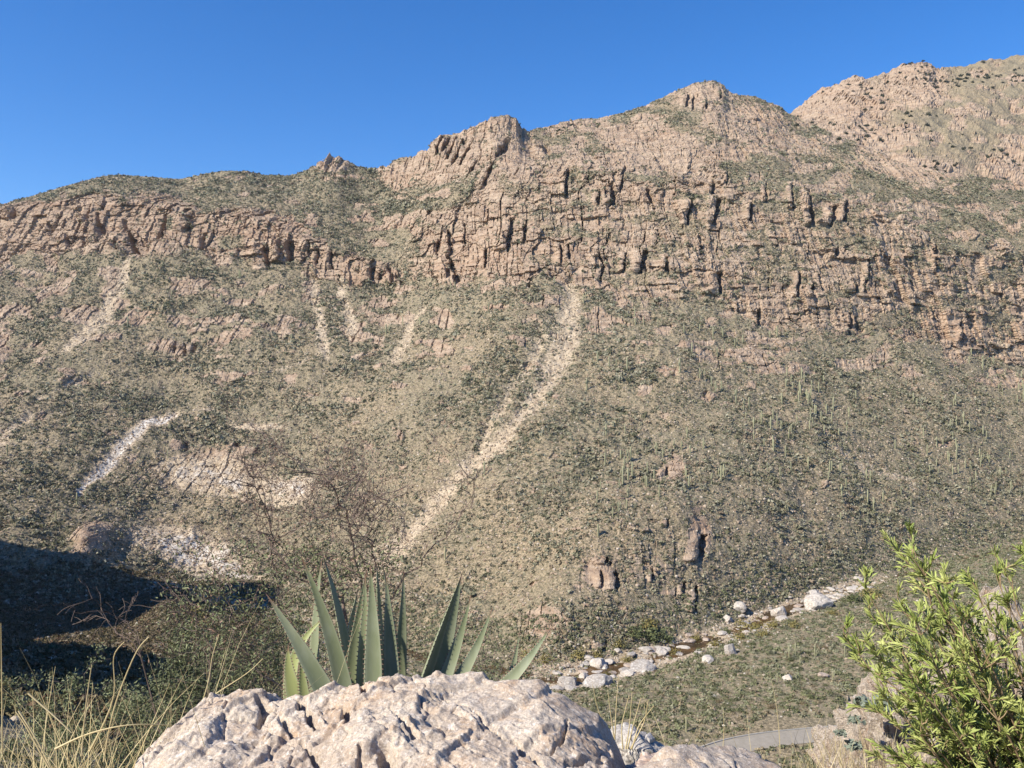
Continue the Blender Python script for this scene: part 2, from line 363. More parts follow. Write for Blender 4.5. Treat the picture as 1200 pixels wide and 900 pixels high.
Pz += 10 * blob(195, 715, 32, 30) * (SEG > 8.5) * (SEG < 11.5) + 9 * blob(105, 645, 24, 30, 40) * (SEG > 10.2) * (SEG < 13.8)
jag = np.clip(np.maximum(crag * 1.2, tor * .7), 0, 1) * sstep(16.55, 16.85, SEG) * (1 - sstep(17.05, 17.3, SEG)) + np.clip(farr, 0, 1) * sstep(18.6, 18.85, SEG) * (1 - sstep(19.05, 19.2, SEG)) * 1.3
Pz += jag * (1 + .8 * crag) * (5.0 * fbm(Px / 11, 0 * Px, 0, 3, 164, ridged=True) + 3 * (_h(np.floor(Px / 6.5 + .2 * Pz / 6).astype(np.int64), 0 * (Px > 0).astype(np.int64), 0 * (Px > 0).astype(np.int64), 165) - .6))
# rock relief: pushed out of the face, mostly towards the canyon
idx = np.where(rock > .04)
rx, ry, rz, rw = Px[idx], Py[idx], Pz[idx], rock[idx]
sc_ = np.where(SEG[idx] > 18, 1.7, 1.0)
steep = cliff[idx] * 1.0 + .55 * (1 - cliff[idx])
wx = rx + 6 * vnoise(rx / 40, rz / 60, 0, 71) + 1.6 * vnoise(rx / 9, rz / 18, 0, 72) - .12 * rz * (1 - cliff[idx])
c1 = wx / 13.0 / sc_; k1 = np.floor(c1 + .35 * vnoise(rz / 16, k_ := 0 * rz, 0, 73)); fr = c1 - k1
off = _h(k1.astype(np.int64), np.floor((rz + 24 * _h(k1.astype(np.int64), k1.astype(np.int64) * 0, k1.astype(np.int64) * 0, 9)) / 52).astype(np.int64), 0 * k1.astype(np.int64), 74)
c2 = wx / 4.6 / sc_; k2 = np.floor(c2); off2 = _h(k2.astype(np.int64), np.floor(rz / 13 + 5 * off).astype(np.int64), k2.astype(np.int64) * 0, 75)
edge2 = np.abs(c2 - k2 - .5) * 2
f1, f21, cid = worley(rx / 8 / sc_, ry / 9 / sc_, rz / 7 / sc_, 76)
f1b, f21b, cidb = worley(rx / 26, ry / 30, rz / 22, 86)
strat = vnoise(rx / 70, ry / 200, rz / 5.0, 77) + .6 * vnoise(rx / 40, 0 * rx, rz / 2.2, 78)
crk = (f21 < .05) * (vnoise(rx / 15, ry / 15, rz / 15, 81) > .15)
slit = ((c1 - k1 + .35 * vnoise(rz / 16, k_, 0, 73)) % 1.0 > .90) * (_h(k1.astype(np.int64), 0 * k1.astype(np.int64), 0 * k1.astype(np.int64), 175) > .35) * (vnoise(rz / 18, k1 * 3.3, 0, 176) > .22)
slit2 = (edge2 > .86) * (vnoise(rz / 9, k2 * 5.1, 0, 177) > .48)
tower = np.where(cliff[idx] > .5, 1.0, .7)
push = (7.0 * (off - .5) * tower + 3.2 * (off2 - .5) - 6.5 * slit * tower - 2.6 * slit2 + 1.0 * (cid - .5) - 1.2 * crk + 4 * (cidb - .5) + 1.2 * strat + 1.5 * fbm(rx / 7, ry / 7, rz / 5, 4, 79)) * sc_
push = push * steep * sstep(.05, .6, rw)
Py[idx] -= push
Pz[idx] += .30 * push * (1 - cliff[idx]) + .04 * push * cliff[idx]
# terraces in the right-hand wall
tz = Pz + 14 * vnoise(Px / 110, 0, 0, 91) + 6 * vnoise(Px / 26, 0, 0, 92) + 2.5 * vnoise(Px / 7, 0, 0, 94)
per = 36.0; ph = (tz / per) % 1.0
Py -= cliff * onR * rock * 5 * (sstep(0, .45, 1 - ph) * 1.0 - .5) * np.clip(vnoise(Px / 45, Pz / 40, 0, 93) * 1.6, 0, 1)
# deep clefts seen in the cliffs: (x, top, bottom, half width, lean, depth)
CLEFT = [(117, 250, 275, 3.6, .3, 12), (104, 240, 262, 2, -.2, 7), (155, 272, 300, 5.5, .35, 15), (136, 285, 300, 3, 0, 8), (146, 258, 272, 2.5, 0, 7), (192, 252, 272, 3, -.15, 9), (222, 250, 272, 4, -.2, 10), (188, 272, 284, 3, -.5, 8), (238, 275, 296, 2.2, -.2, 7), (313, 290, 318, 4, .1, 12), (330, 280, 300, 3, 0, 8), (341, 282, 308, 4.5, .05, 12), (362, 283, 298, 2, 0, 7), (372, 290, 310, 1.8, 0, 7), (388, 292, 314, 1.8, 0, 7), (60, 262, 278, 2, .3, 6), (18, 245, 258, 3, -.4, 8), (80, 275, 290, 2, .2, 6), (98, 282, 294, 2, 0, 6),
         (515, 160, 182, 2.2, -.4, 12), (523, 162, 182, 2.2, -.5, 12), (530, 163, 187, 2.4, -.55, 12), (538, 166, 190, 2.4, -.6, 12), (545, 172, 192, 2, -.6, 10), (592, 165, 180, 4, -.5, 12), (585, 175, 188, 3, -.5, 12), (640, 172, 186, 3.5, .4, 12), (573, 195, 220, 2.5, -.5, 10), (556, 190, 203, 2, -.6, 9),
         (665, 200, 228, 1.8, -.15, 10), (718, 215, 240, 3.4, .1, 11), (762, 222, 238, 4, .3, 11), (690, 205, 215, 2, -.1, 8), (702, 225, 240, 2, -.1, 8), (730, 195, 225, 1.8, -.2, 8), (598, 255, 295, 3.0, -.15, 11), (615, 262, 282, 1.4, 0, 8), (527, 268, 300, 2, .1, 9), (513, 280, 300, 1.4, 0, 7), (531, 300, 330, 3.5, .35, 11), (570, 290, 315, 1.4, 0, 7), (525, 315, 325, 2.5, 0, 8), (705, 295, 312, 3.0, .3, 10), (732, 296, 318, 1.6, -.1, 8), (754, 292, 318, 3.4, -.25, 11), (781, 302, 318, 2.2, .1, 9), (706, 312, 328, 2, -.2, 8), (658, 285, 310, 1.4, 0, 7), (667, 285, 305, 1.4, 0, 7),
         (808, 232, 262, 2.4, -.15, 10), (840, 232, 262, 3.2, -.2, 11), (837, 212, 226, 2.5, -.1, 9), (880, 235, 258, 2, -.1, 9), (852, 200, 218, 1.5, -.1, 7), (898, 215, 237, 1.5, -.1, 7), (929, 215, 245, 1.8, .05, 9), (950, 222, 262, 3.0, .12, 12), (978, 240, 265, 3.6, -.25, 11), (991, 232, 260, 2.6, -.15, 10), (844, 318, 342, 4.5, -.05, 12), (821, 280, 298, 1.6, 0, 8), (935, 320, 350, 1.8, -.2, 8), (952, 332, 348, 2.6, 0, 9), (1004, 334, 342, 3, 0, 9), (980, 290, 302, 2.4, -.3, 8), (1097, 285, 318, 1.6, 0, 8), (1017, 305, 345, 1.4, -.1, 7), (890, 362, 378, 2.2, .1, 8), (996, 368, 392, 2.4, 0, 9), (1125, 376, 402, 2, 0, 8),
         (713, 655, 668, 4, .35, 6), (724, 675, 695, 3.4, .1, 6), (705, 675, 692, 2, .1, 5), (823, 630, 662, 4.5, -.12, 8), (816, 688, 715, 2.6, -.1, 6), (802, 682, 695, 1.8, 0, 5), (766, 668, 682, 1.5, 0, 5), (783, 540, 556, 3, .1, 6), (783, 612, 622, 2, 0, 5), (709, 750, 766, 4, -.2, 5), (217, 400, 412, 3, 0, 7), (205, 398, 410, 1.6, 0, 6), (228, 398, 408, 2.4, 0, 7), (437, 313, 330, 2.4, -.1, 8), (458, 312, 330, 3, .4, 8), (468, 322, 334, 3, .6, 8), (447, 316, 328, 1.6, 0, 6), (217, 520, 532, 4, -.4, 6), (278, 520, 528, 3, 0, 5), (302, 524, 534, 5, -.3, 6), (107, 632, 655, 4, .3, 6), (828, 118, 130, 1.5, -.1, 10), (806, 108, 128, 2, -.1, 10), (813, 112, 130, 1.5, -.1, 8), (845, 105, 118, 1.5, 0, 8)]
ymid = YI
for (cx, y1, y2, w, lean, dep) in CLEFT:
    cc = (X0 > cx - 30) & (X0 < cx + 30)
    xi = XI[:, cc]; yi = ymid[:, cc]; sg = SEG[:, cc]
    cxl = cx + lean * (yi - (y1 + y2) / 2) + 1.2 * vnoise(yi / 6, 0, 0, int(cx))
    vert = sstep(y1 - 2, y1 + 4, yi) * (1 - sstep(y2 - 3, y2 + 2, yi))
    wj = w * (.65 + .5 * vnoise(yi / 5, 3.3, 0, int(cx) + 5) ) + .5
    d = (xi - cxl) / wj
    inn = (1 - sstep(.75, 1.1, np.abs(d))) * vert * (sg > 12) * (sg < 17.2)
    wide = np.exp(-((xi - cxl + 2.6 * w) / (2.2 * w)) ** 2) * vert * (sg > 12) * (sg < 17.2)
    Py[:, cc] += dep * 1.15 * inn - .45 * dep * wide * (1 - inn)
    rock[:, cc] = np.maximum(rock[:, cc], .95 * np.maximum(inn, wide * 1.1)).clip(0, 1)
# fluted face on the far summit, slanting
fl = (SEG > 18) * np.maximum(blob(985, 120, 55, 40), blob(1060, 100, 30, 26))
cf = (Px + .55 * (Pz)) / 22.0; kf = np.floor(cf + .3 * vnoise(Pz / 40, 0, 0, 95))
Py -= fl * 20 * (_h(kf.astype(np.int64), kf.astype(np.int64) * 0, kf.astype(np.int64) * 0, 96) - .5) * 1.0
# keep the shape of the two skylines: small crags only
# hill outside the frame on the left, which throws the canyon floor there into shade
def hump(cx, cyy, h, sx, sy, ang):
    c, s = math.cos(R(ang)), math.sin(R(ang)); dx = Px - cx; dy = Py - cyy
    return h * np.exp(-((dx * c + dy * s) / sx) ** 2 - ((-dx * s + dy * c) / sy) ** 2)
side = 1 - sstep(-240, -30, XI)
Pz += (SEG < 13.5) * (SEG > 4) * side * (hump(-400, 348, 225, 120, 85, 15) + hump(-205, 100, 135, 60, 66, 0) * (1 + .25 * fbm(Px / 18, Py / 18, 0, 3, 69)))  # the second hump is added out of view to shade the near slope
# road bed
ROAD = np.array([(230, 312), (175, 303), (135, 296), (104, 290.5), (87, 287), (71, 281), (58, 271), (47, 259), (37, 243), (24, 215), (10, 180)], float)
def polyline(pts, n):
    d = np.concatenate([[0], np.cumsum(np.hypot(*np.diff(pts, axis=0).T))]); s = np.linspace(0, d[-1], n)
    p = np.stack([np.interp(s, d, pts[:, 0]), np.interp(s, d, pts[:, 1])], 1); return gsmooth(p, n / 40, 0)
rc = polyline(ROAD, 200)
ZR = -119.0
near_road = (SEG > 5.5) & (SEG < 10.5) & (XI > 550)
ii = np.where(near_road); dmin = np.full(len(ii[0]), 1e9)
for p in rc: dmin = np.minimum(dmin, np.hypot(Px[ii] - p[0], Py[ii] - p[1]))
wv = 1 - sstep(8.5, 20, dmin)
Pz[ii] = Pz[ii] * (1 - wv) + (ZR - .3 * sstep(7.5, 9, dmin)) * wv
# ------- write the sheets
mask = np.stack([rock, pale, np.clip(orange, 0, 1), green], -1)
P = np.stack([Px, Py, Pz], -1).astype(np.float32)
def sheet(name, r0, r1):
    v = P[r0:r1 + 1].reshape(-1, 3); me = np_mesh(name, v, grid_faces(r1 + 1 - r0, NC)[:, ::1], False)
    attr_col(me, 'mask', mask[r0:r1 + 1].reshape(-1, 4))
    o = obj(name, me, M_ter); tag(o, kind='structure'); return o
sheet('near_hillside', 0, seg_start[10])
sheet('canyon_floor', seg_start[10], seg_start[12] + 20)
sheet('cliff_mountainside', seg_start[12] + 20, seg_start[17] + 4)
sheet('far_mountain', seg_start[17] + 4, NR - 1)
# what of the land can be seen, for placing plants
tanel = P[..., 2] / np.maximum(P[..., 1], .5)
tanel[P[..., 1] < 3] = -9
cmx = np.maximum.accumulate(tanel, 0)
vis = (tanel >= cmx - .0015) & (XI > -30) & (XI < 1230)
YV = 450 - F * tanel; XV = 600 + F * P[..., 0] / np.maximum(P[..., 1], .5)
def on_land(x, y):
    """point of the visible land that the photo shows at x, y"""
    c = int(np.argmin(np.abs(X0 - x))); d = np.abs(YV[:, c] - y) + (~vis[:, c]) * 500; r = int(np.argmin(d)); return Vector(P[r, c].tolist())
A_ = np.linalg.norm(np.cross(P[1:, :-1] - P[:-1, :-1], P[:-1, 1:] - P[:-1, :-1]), axis=-1)
fgmask = ~((YV > np.interp(XV, [150, 160, 270, 400, 460, 640, 700, 770, 780], [2000, 915, 830, 830, 805, 812, 850, 900, 2000])))
def scatter(weight, n):
    w = (A_ * (vis & fgmask)[:-1, :-1] * weight[:-1, :-1]).ravel().astype(np.float64); w /= w.sum()
    i = rng.choice(len(w), n, p=w); r, c = np.unravel_index(i, A_.shape)
    f = rng.random((n, 2)); p = P[r, c] + f[:, :1] * (P[r + 1, c] - P[r, c]) + f[:, 1:] * (P[r, c + 1] - P[r, c])
    return p, r, c

# ------------------------------------------------------------ road, its kerb wall, creek
def ribbon(name, line, w0, w1, z, mat, h=None):
    t = np.gradient(line, axis=0); t /= np.linalg.norm(t, axis=1)[:, None]; nrm = np.stack([-t[:, 1], t[:, 0]], 1)
    zz = np.full(len(line), z) if np.isscalar(z) else z
    a = line + nrm * w0; b = line + nrm * w1
    if h is None:
        v = np.concatenate([np.c_[a, zz], np.c_[b, zz]]); n = len(line); i = np.arange(n - 1)
        f = np.stack([i, i + 1, i + n + 1, i + n], 1)
    else:
        n = len(line); v = np.concatenate([np.c_[a, zz], np.c_[a, zz + h], np.c_[b, zz + h], np.c_[b, zz]]); i = np.arange(n - 1)
        f = np.concatenate([np.stack([i + k * n, i + 1 + k * n, i + 1 + (k + 1) * n, i + (k + 1) * n], 1) for k in range(3)])
    return np_mesh(name, v, f)
M_asph = mat_plain('asphalt', (.25, .225, .185), (.32, .29, .245), .5)
M_conc = mat_plain('pale_concrete', (.30, .29, .27), (.42, .41, .38), 1.2)
tag(obj('road', ribbon('road', rc, -3.9, 6.4, ZR + .12, M_asph), M_asph), kind='structure')
M_shld = mat_plain('gravel_shoulder', (.28, .24, .18), (.4, .35, .27), 1.5)
tag(obj('road_shoulder', ribbon('road_shoulder', rc, -5.2, -3.5, ZR + .10, M_shld), M_shld), kind='structure')
w_ = obj('kerb_wall', ribbon('kerb_wall', rc, -4.35, -4.02, ZR - .2, M_conc, .68), M_conc)
tag(w_, 'low pale concrete kerb wall along the far edge of the canyon road', 'wall')
# creek
t = NT('creek_water'); t.base(t.mix(t.ramp(t.noise(.12, 4), .4, .6), (.04, .026, .013), (.11, .062, .026)))
t.b.inputs['Roughness'].default_value = .25; t.b.inputs['Specular IOR Level'].default_value = .3
t.bump(t.noise(1.5, 3), .2, .1); M_water = t.m
cs = slice(None, None, 6); cl = np.stack([(u * creek[0])[cs], creek[0][cs]], 1)
keep = (X0[cs] > -500) & (X0[cs] < 1700)
cl = cl[keep]; tg = np.gradient(cl, axis=0); tg /= np.linalg.norm(tg, axis=1)[:, None]
xk = X0[cs][keep]; wz = creek[1][cs][keep] + .9 + 1.1 * np.exp(-((xk - 912) / 30) ** 2) + .8 * np.exp(-((xk - 700) / 26) ** 2) + .8 * np.exp(-((xk - 800) / 26) ** 2)
v = np.concatenate([np.c_[cl[:, 0], cl[:, 1] - 9, wz], np.c_[cl[:, 0], cl[:, 1] + 9, wz]]); n = len(cl); i = np.arange(n - 1)
tag(obj('creek', np_mesh('creek', v, np.stack([i, i + 1, i + n + 1, i + n], 1)), M_water), kind='structure')

# ------------------------------------------------------------ plant and stone kits
def leafball(n, seed, flat=.75, tri=.34, hollow=.55):
    """n leaf clumps on and inside a low uneven dome, unit radius, base at z=0"""
    g = np.random.default_rng(seed); d = g.normal(size=(n, 3)); d[:, 2] = np.abs(d[:, 2]); d /= np.linalg.norm(d, axis=1)[:, None]
    lump = 1 + .35 * np.sin(d[:, 0] * 4 + seed) * np.cos(d[:, 1] * 5 + seed * 2)
    r = (hollow + (1 - hollow) * g.random(n)) * lump
    c = d * r[:, None]; c[:, 2] *= flat
    nr = d + .7 * g.normal(size=(n, 3)); nr /= np.linalg.norm(nr, axis=1)[:, None]
    t1 = np.cross(nr, g.normal(size=(n, 3))); t1 /= np.linalg.norm(t1, axis=1)[:, None]; t2 = np.cross(nr, t1)
    s = tri * (.6 + .8 * g.random((n, 1)))
    v = np.stack([c + t1 * s, c - t1 * s * .5 + t2 * s * .8, c - t1 * s * .5 - t2 * s * .8], 1)
    return v.reshape(-1, 3), np.arange(3 * n).reshape(-1, 3)
def stone(seed, sub=2, planes=9, rough=.06):
    import bmesh
    bm = bmesh.new(); bmesh.ops.create_icosphere(bm, subdivisions=sub, radius=1)
    v = np.array([q.co[:] for q in bm.verts]); f = np.array([[q.index for q in ff.verts] for ff in bm.faces]); bm.free()
    g = np.random.default_rng(seed); pn = g.normal(size=(planes, 3)); pn /= np.linalg.norm(pn, axis=1)[:, None]; pd = .62 + .3 * g.random(planes)
    dt = v @ pn.T; rr = np.min(np.where(dt > .05, pd / np.maximum(dt, .05), 9), 1); rr = np.minimum(rr, 1.05)
    v = v * rr[:, None]; v += v * (rough * fbm(v[:, 0] * 3 + seed, v[:, 1] * 3, v[:, 2] * 3, 3, seed))[:, None]
    return v, f
def merge(p, protos, scale, rot, tints, name, mat, sq=None):
    """one mesh out of many copies (used only for uncountable cover)"""
    V = []; Fc = []; T = []; base = 0; pick = rng.integers(0, len(protos), len(p))
    for k, (pv, pf) in enumerate(protos):
        m = pick == k; n = m.sum()
        if not n: continue
        c, s = np.cos(rot[m])[:, None], np.sin(rot[m])[:, None]
        x = pv[None, :, 0] * c - pv[None, :, 1] * s; y = pv[None, :, 0] * s + pv[None, :, 1] * c; z = pv[None, :, 2] + 0 * x
        q = np.stack([x, y, z], -1) * scale[m][:, None, None]
        if sq is not None: q[..., 2] *= sq[m][:, None]
        q += p[m][:, None, :]
        V.append(q.reshape(-1, 3)); Fc.append((pf[None] + (base + np.arange(n) * len(pv))[:, None, None]).reshape(-1, 3)); base += n * len(pv)
        T.append(np.repeat(tints[m], len(pv), 0))
    me = np_mesh(name, np.concatenate(V), np.concatenate(Fc)); Tn = np.concatenate(T)
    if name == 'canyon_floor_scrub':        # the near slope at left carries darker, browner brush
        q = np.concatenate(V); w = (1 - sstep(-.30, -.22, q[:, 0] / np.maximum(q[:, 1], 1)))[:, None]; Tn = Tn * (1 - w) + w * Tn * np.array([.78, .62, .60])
    attr_col(me, 'tint', np.c_[Tn, np.ones(len(Tn))]); return obj(name, me, mat)
M_tint = mat_attr('scrub_foliage'); M_rub = mat_attr('rubble_stone')
def tints(n, pal, wts):
    pal = np.array(pal); k = rng.choice(len(pal), n, p=np.array(wts) / sum(wts)); return pal[k] * (.75 + .5 * rng.random((n, 1)))
clump = np.clip(.95 + .75 * fbm(Px / 34, Py / 34, Pz / 34, 3, 141), .08, 2)
veg = clump * (1 - .88 * sstep(.35, .7, rock)) * (1 - .88 * sstep(.4, .9, pale + .5 * nS)) * (pale < 1.4) * (.35 + green) * np.clip(.75 + .9 * fbm(Px / 16, Py / 16, Pz / 16, 3, 101), .05, 2)
inv2 = 1 / np.maximum(GY, 60) ** 0.9 * 600
PALG = [(.195, .19, .125), (.25, .24, .17), (.115, .115, .068), (.30, .255, .175), (.21, .165, .115)]
dens_far = veg * (SEG > 12) * (SEG < 17.1) * inv2
p, r, c = scatter(dens_far, 135000)
s = (.42 + .62 * rng.random(len(p)) + 1.3 * rng.random(len(p)) ** 6) * (.72 + p[:, 1] / 1500) * (1 + .35 * vnoise(p[:, 0] / 24, p[:, 1] / 24, 0, 140))
protos = [leafball(17, k, .8, .40, .4) for k in range(8)]
o = merge(p - [0, 0, .25], protos, s, rng.random(len(p)) * 6.28, tints(len(p), PALG, [3, 3, 2.4, 1.6, 1]), 'hillside_scrub', M_tint, .7 + .7 * rng.random(len(p)))
tag(o, 'grey green desert scrub speckling the whole far mountainside', 'scrub', kind='stuff')
p, r, c = scatter((1 - .5 * rock) * (SEG > 11.5) * (SEG < 17.1) * inv2 * (.5 + pale), 95000)
s = .28 + .8 * rng.random(len(p)) ** 3
o = merge(p, [stone(k, 1, 6) for k in range(5)], s, rng.random(len(p)) * 6.28, tints(len(p), [(.36, .29, .22), (.43, .37, .30), (.26, .195, .14)], [3, 1.2, 2.5]), 'slope_rubble', M_rub, .6 + .5 * rng.random(len(p)))
tag(o, 'loose tan stones strewn among the scrub on the mountainside', 'rubble', kind='stuff')
dens_bench = (1 - sstep(.3, .7, pale) * .85) * (SEG > 4.8) * (SEG < 12.3)
dmn = np.full(P.shape[:2], 99.0); sel = np.where((SEG > 5.5) & (SEG < 10.5) & (XI > 550)); dd = np.full(len(sel[0]), 1e9)
for q in rc[::4]: dd = np.minimum(dd, np.hypot(P[sel][:, 0] - q[0], P[sel][:, 1] - q[1]))
dmn[sel] = dd; dens_bench = dens_bench * (dmn > 7.5)
p, r, c = scatter(dens_bench * (1 + 1.2 * (XI < 330)), 46000)
s = (.45 + 1.25 * rng.random(len(p)) ** 1.7)
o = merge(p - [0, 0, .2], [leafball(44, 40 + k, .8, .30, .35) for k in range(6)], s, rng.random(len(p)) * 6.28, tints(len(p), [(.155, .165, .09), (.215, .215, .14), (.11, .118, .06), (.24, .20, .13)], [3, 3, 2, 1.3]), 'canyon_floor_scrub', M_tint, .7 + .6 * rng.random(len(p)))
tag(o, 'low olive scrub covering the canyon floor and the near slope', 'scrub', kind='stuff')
p, r, c = scatter((SEG > 5) * (SEG < 12.2) * (.12 + 2 * pale) * (dmn > 6.5), 11000)
s = .2 + .7 * rng.random(len(p)) ** 3
o = merge(p, [stone(k + 20, 2, 7) for k in range(4)], s, rng.random(len(p)) * 6.28, tints(len(p), [(.33, .28, .22), (.40, .37, .32), (.27, .215, .16)], [3, 1.2, 2]), 'canyon_floor_rubble', M_rub, .5 + .5 * rng.random(len(p)))
tag(o, 'pale stones and gravel scattered over the canyon floor', 'rubble', kind='stuff')

def dup(o, loc, rz=0, sc=1.0, label=None, group=None):
    c = o.copy(); col.objects.link(c); c.location = loc; c.rotation_euler = (0, 0, rz); c.scale = (sc, sc, sc) if np.isscalar(sc) else sc
    if label: c['label'] = label
    if group: c['group'] = group
    for ch in list(o.children):
        d = ch.copy(); col.objects.link(d); d.parent = c
    return c

# ---- single shrubs, the nearest ones of the slope and the bench
M_sh = [mat_leaf('olive_leaves', (.085, .105, .042), (.15, .165, .075), nscale=1.2), mat_leaf('grey_leaves', (.12, .13, .08), (.20, .205, .135), nscale=1.2), mat_leaf('dry_leaves', (.17, .13, .075), (.27, .22, .13), nscale=1.2)]
M_twig = mat_plain('grey_twig', (.10, .08, .065), (.22, .18, .15), 8)

class Tubes:
    def __init__(s): s.v = []; s.f = []; s.n = 0
    def add(s, pts, rad, k=5):
        pts = np.array(pts, float); n = len(pts); tg = np.gradient(pts, axis=0); tg /= np.linalg.norm(tg, axis=1)[:, None] + 1e-9
        ref = np.array([.3, .9, .2]) if abs(tg[0][2]) > .5 else np.array([0, 0, 1.])
        a = np.cross(tg, ref); a /= np.linalg.norm(a, axis=1)[:, None] + 1e-9; b = np.cross(tg, a)
        an = np.arange(k) * 2 * np.pi / k; rad = np.broadcast_to(np.array(rad, float), (n,))
        ring = pts[:, None] + rad[:, None, None] * (np.cos(an)[None, :, None] * a[:, None] + np.sin(an)[None, :, None] * b[:, None])
        s.v.append(ring.reshape(-1, 3)); i = np.arange(n - 1)[:, None] * k + np.arange(k)[None]; j = np.arange(n - 1)[:, None] * k + (np.arange(k)[None] + 1) % k
        s.f.append(np.stack([i, j, j + k, i + k], -1).reshape(-1, 4) + s.n); s.n += n * k
    def mesh(s, name, smooth=True): return np_mesh(name, np.concatenate(s.v), np.concatenate(s.f), smooth)

shr = []
for k in range(9):
    v, f = leafball(520, 200 + k, .8, .085, .25)
    me = np_mesh('desert_shrub', v, f); me.materials.append(M_sh[k % 3])
    tb = Tubes(); g = np.random.default_rng(k)
    for q in range(16):
        d = g.normal(size=3); d[2] = abs(d[2]) + .5; d /= np.linalg.norm(d); e = d * (.75 + .3 * g.random()); m = e * .5 + g.normal(size=3) * .08
        tb.add([(0, 0, -.1), m, e], [.022, .012, .004], 4)
    shr.append((me, tb.mesh('branches')))
    shr[-1][1].materials.append(M_twig)
def shrub(p, k, s, rz, label, group, hz=1.0):
    rt = bpy.data.objects.new('desert_shrub', None); col.objects.link(rt)
    tag(rt, label, 'shrub', group); rt.location = p; rt.rotation_euler = (0, 0, rz); rt.scale = (s, s, s * hz)
    a = obj('foliage', shr[k][0], None, rt); b = obj('branches', shr[k][1], None, rt)
    return rt
wl_ = (SEG > 4.6) * (SEG < 8.3) * (XI < 330)
p, r, c = scatter(wl_ / np.maximum(GY, 25) ** 1.0, 190)
for q in range(len(p)):
    sz = random.uniform(.55, 1.5) * (.7 + p[q, 1] / 350)
    shrub(p[q] - [0, 0, .1], random.choice([0, 3, 6, 1, 4, 7, 2]), sz, random.uniform(0, 6.28), 'dull olive shrub growing on the near slope at lower left', 'shrubs on the near slope at lower left', random.uniform(.8, 1.3))
p, r, c = scatter((SEG > 8.8) * (SEG < 10.2) * (XI > 620) * (dmn > 8.5), 180)
for q in range(len(p)):
    shrub(p[q] - [0, 0, .1], random.choice([0, 1, 4, 7, 3, 2]), random.uniform(1.0, 2.4), random.uniform(0, 6.28), 'sunlit grey green shrub on the canyon bench between creek and road', 'shrubs on the bench between creek and road', random.uniform(.8, 1.2))

# ---- saguaros
M_sag = mat_leaf('saguaro_skin', (.27, .27, .16), (.34, .33, .21), .7, nscale=.6)
def saguaro_mesh(seed, h):
    g = random.Random(seed); tb = Tubes(); rr = .23 + .02 * h
    def colm(pts, r): tb.add(pts, r, 9)
    colm([(0, 0, -.6), (0, 0, h * .3), (g.uniform(-.05, .05), 0, h * .7), (0, 0, h * .93), (0, 0, h * .985), (0, 0, h)], [rr * .85, rr, rr * 1.02, rr * .9, rr * .55, .03])
    for q in range(g.choice([0, 0, 1, 2, 3])):
        a = g.uniform(0, 6.28); z0 = h * g.uniform(.35, .55); L = g.uniform(.6, .9); hh = h * g.uniform(.2, .4); cx, sy = math.cos(a), math.sin(a)
        colm([(0, 0, z0), (cx * L * .6, sy * L * .6, z0 + .05), (cx * L, sy * L, z0 + .5), (cx * L, sy * L, z0 + hh * .9), (cx * L, sy * L, z0 + hh)], [rr * .5, rr * .6, rr * .7, rr * .6, .03])
    m = tb.mesh('saguaro'); m.materials.append(M_sag); return m
SAG = [saguaro_mesh(k, 5.2 + .55 * (k % 6)) for k in range(12)]
clus = np.clip(.25 + 1.3 * fbm(Px / 60, Py / 60, 0, 2, 120), 0, 2)
p, r, c = scatter((SEG > 12.6) * (SEG < 15.0) * (1 - sstep(.4, .7, rock)) * (1 - sstep(.3, .6, pale)) * clus * (.12 + sstep(640, 800, XI)), 270)
for q in range(len(p)):
    o = obj('saguaro', random.choice(SAG)); tag(o, 'tall thin saguaro cactus standing among the scrub of the far slope', 'cactus', 'saguaros on the far slope')
    o.location = p[q]; o.rotation_euler = (0, 0, random.uniform(0, 6.28)); s = random.uniform(.85, 1.35); o.scale = (s * 1.15, s * 1.15, s)
for (x, y, s) in [(804, 858, 1.0), (932, 768, .9), (955, 770, .8), (938, 778, .7), (925, 772, .7), (911, 800, .7), (976, 800, .8), (880, 790, .5), (846, 805, .5), (990, 770, .8)]:
    o = obj('saguaro', SAG[(x + y) % 12]); tag(o, 'saguaro cactus standing on the green bench between creek and road', 'cactus', 'saguaros on the bench above the road')
    o.location = on_land(x, y); o.scale = (s, s, s)

# ---- junipers on the heights
M_jun = mat_leaf('dark_juniper', (.035, .042, .024), (.07, .078, .042), nscale=.5)
JUN = []
for k in range(6):
    v, f = leafball(130, 300 + k, 1.15, .26, .3); m = np_mesh('juniper_tree', v * [1, 1, 1], f); m.materials.append(M_jun); JUN.append(m)
clj = np.clip(.3 + 1.5 * fbm(Px / 90, Py / 90, 0, 2, 130), .02, 2)
p, r, c = scatter((SEG > 18.1) * (SEG < 19.0) * clj * (XI > 900) * (1 - .5 * farr), 290)
for q in range(len(p)):
    o = obj('juniper_tree', random.choice(JUN)); tag(o, 'small round dark juniper dotting the far summit at right', 'tree', 'junipers on the far summit')
    s = random.uniform(2.2, 5.2); o.location = p[q] - [0, 0, .5]; o.scale = (s, s, s * random.uniform(.7, 1.0)); o.rotation_euler = (0, 0, random.uniform(0, 6))
for (x, y, s) in [(934, 147, 4), (984, 164, 5.0), (1000, 160, 3), (873, 118, 2.5), (655, 153, 3.2), (661, 150, 2.6), (670, 147, 3), (693, 139, 2.5), (1084, 206, 3), (1103, 210, 3.6), (1160, 230, 4), (700, 145, 2.4), (715, 236, 3), (868, 113, 2.2)]:
    o = obj('juniper_tree', JUN[x % 6]); tag(o, 'dark juniper on the rocky crest of the nearer ridge', 'tree', 'junipers on the nearer crest')
    o.location = on_land(x, y) - Vector((0, 0, .4)); o.scale = (s, s, s * .8)
p, r, c = scatter((SEG > 16.9) * (SEG < 17.02) * (XI < 450), 60)
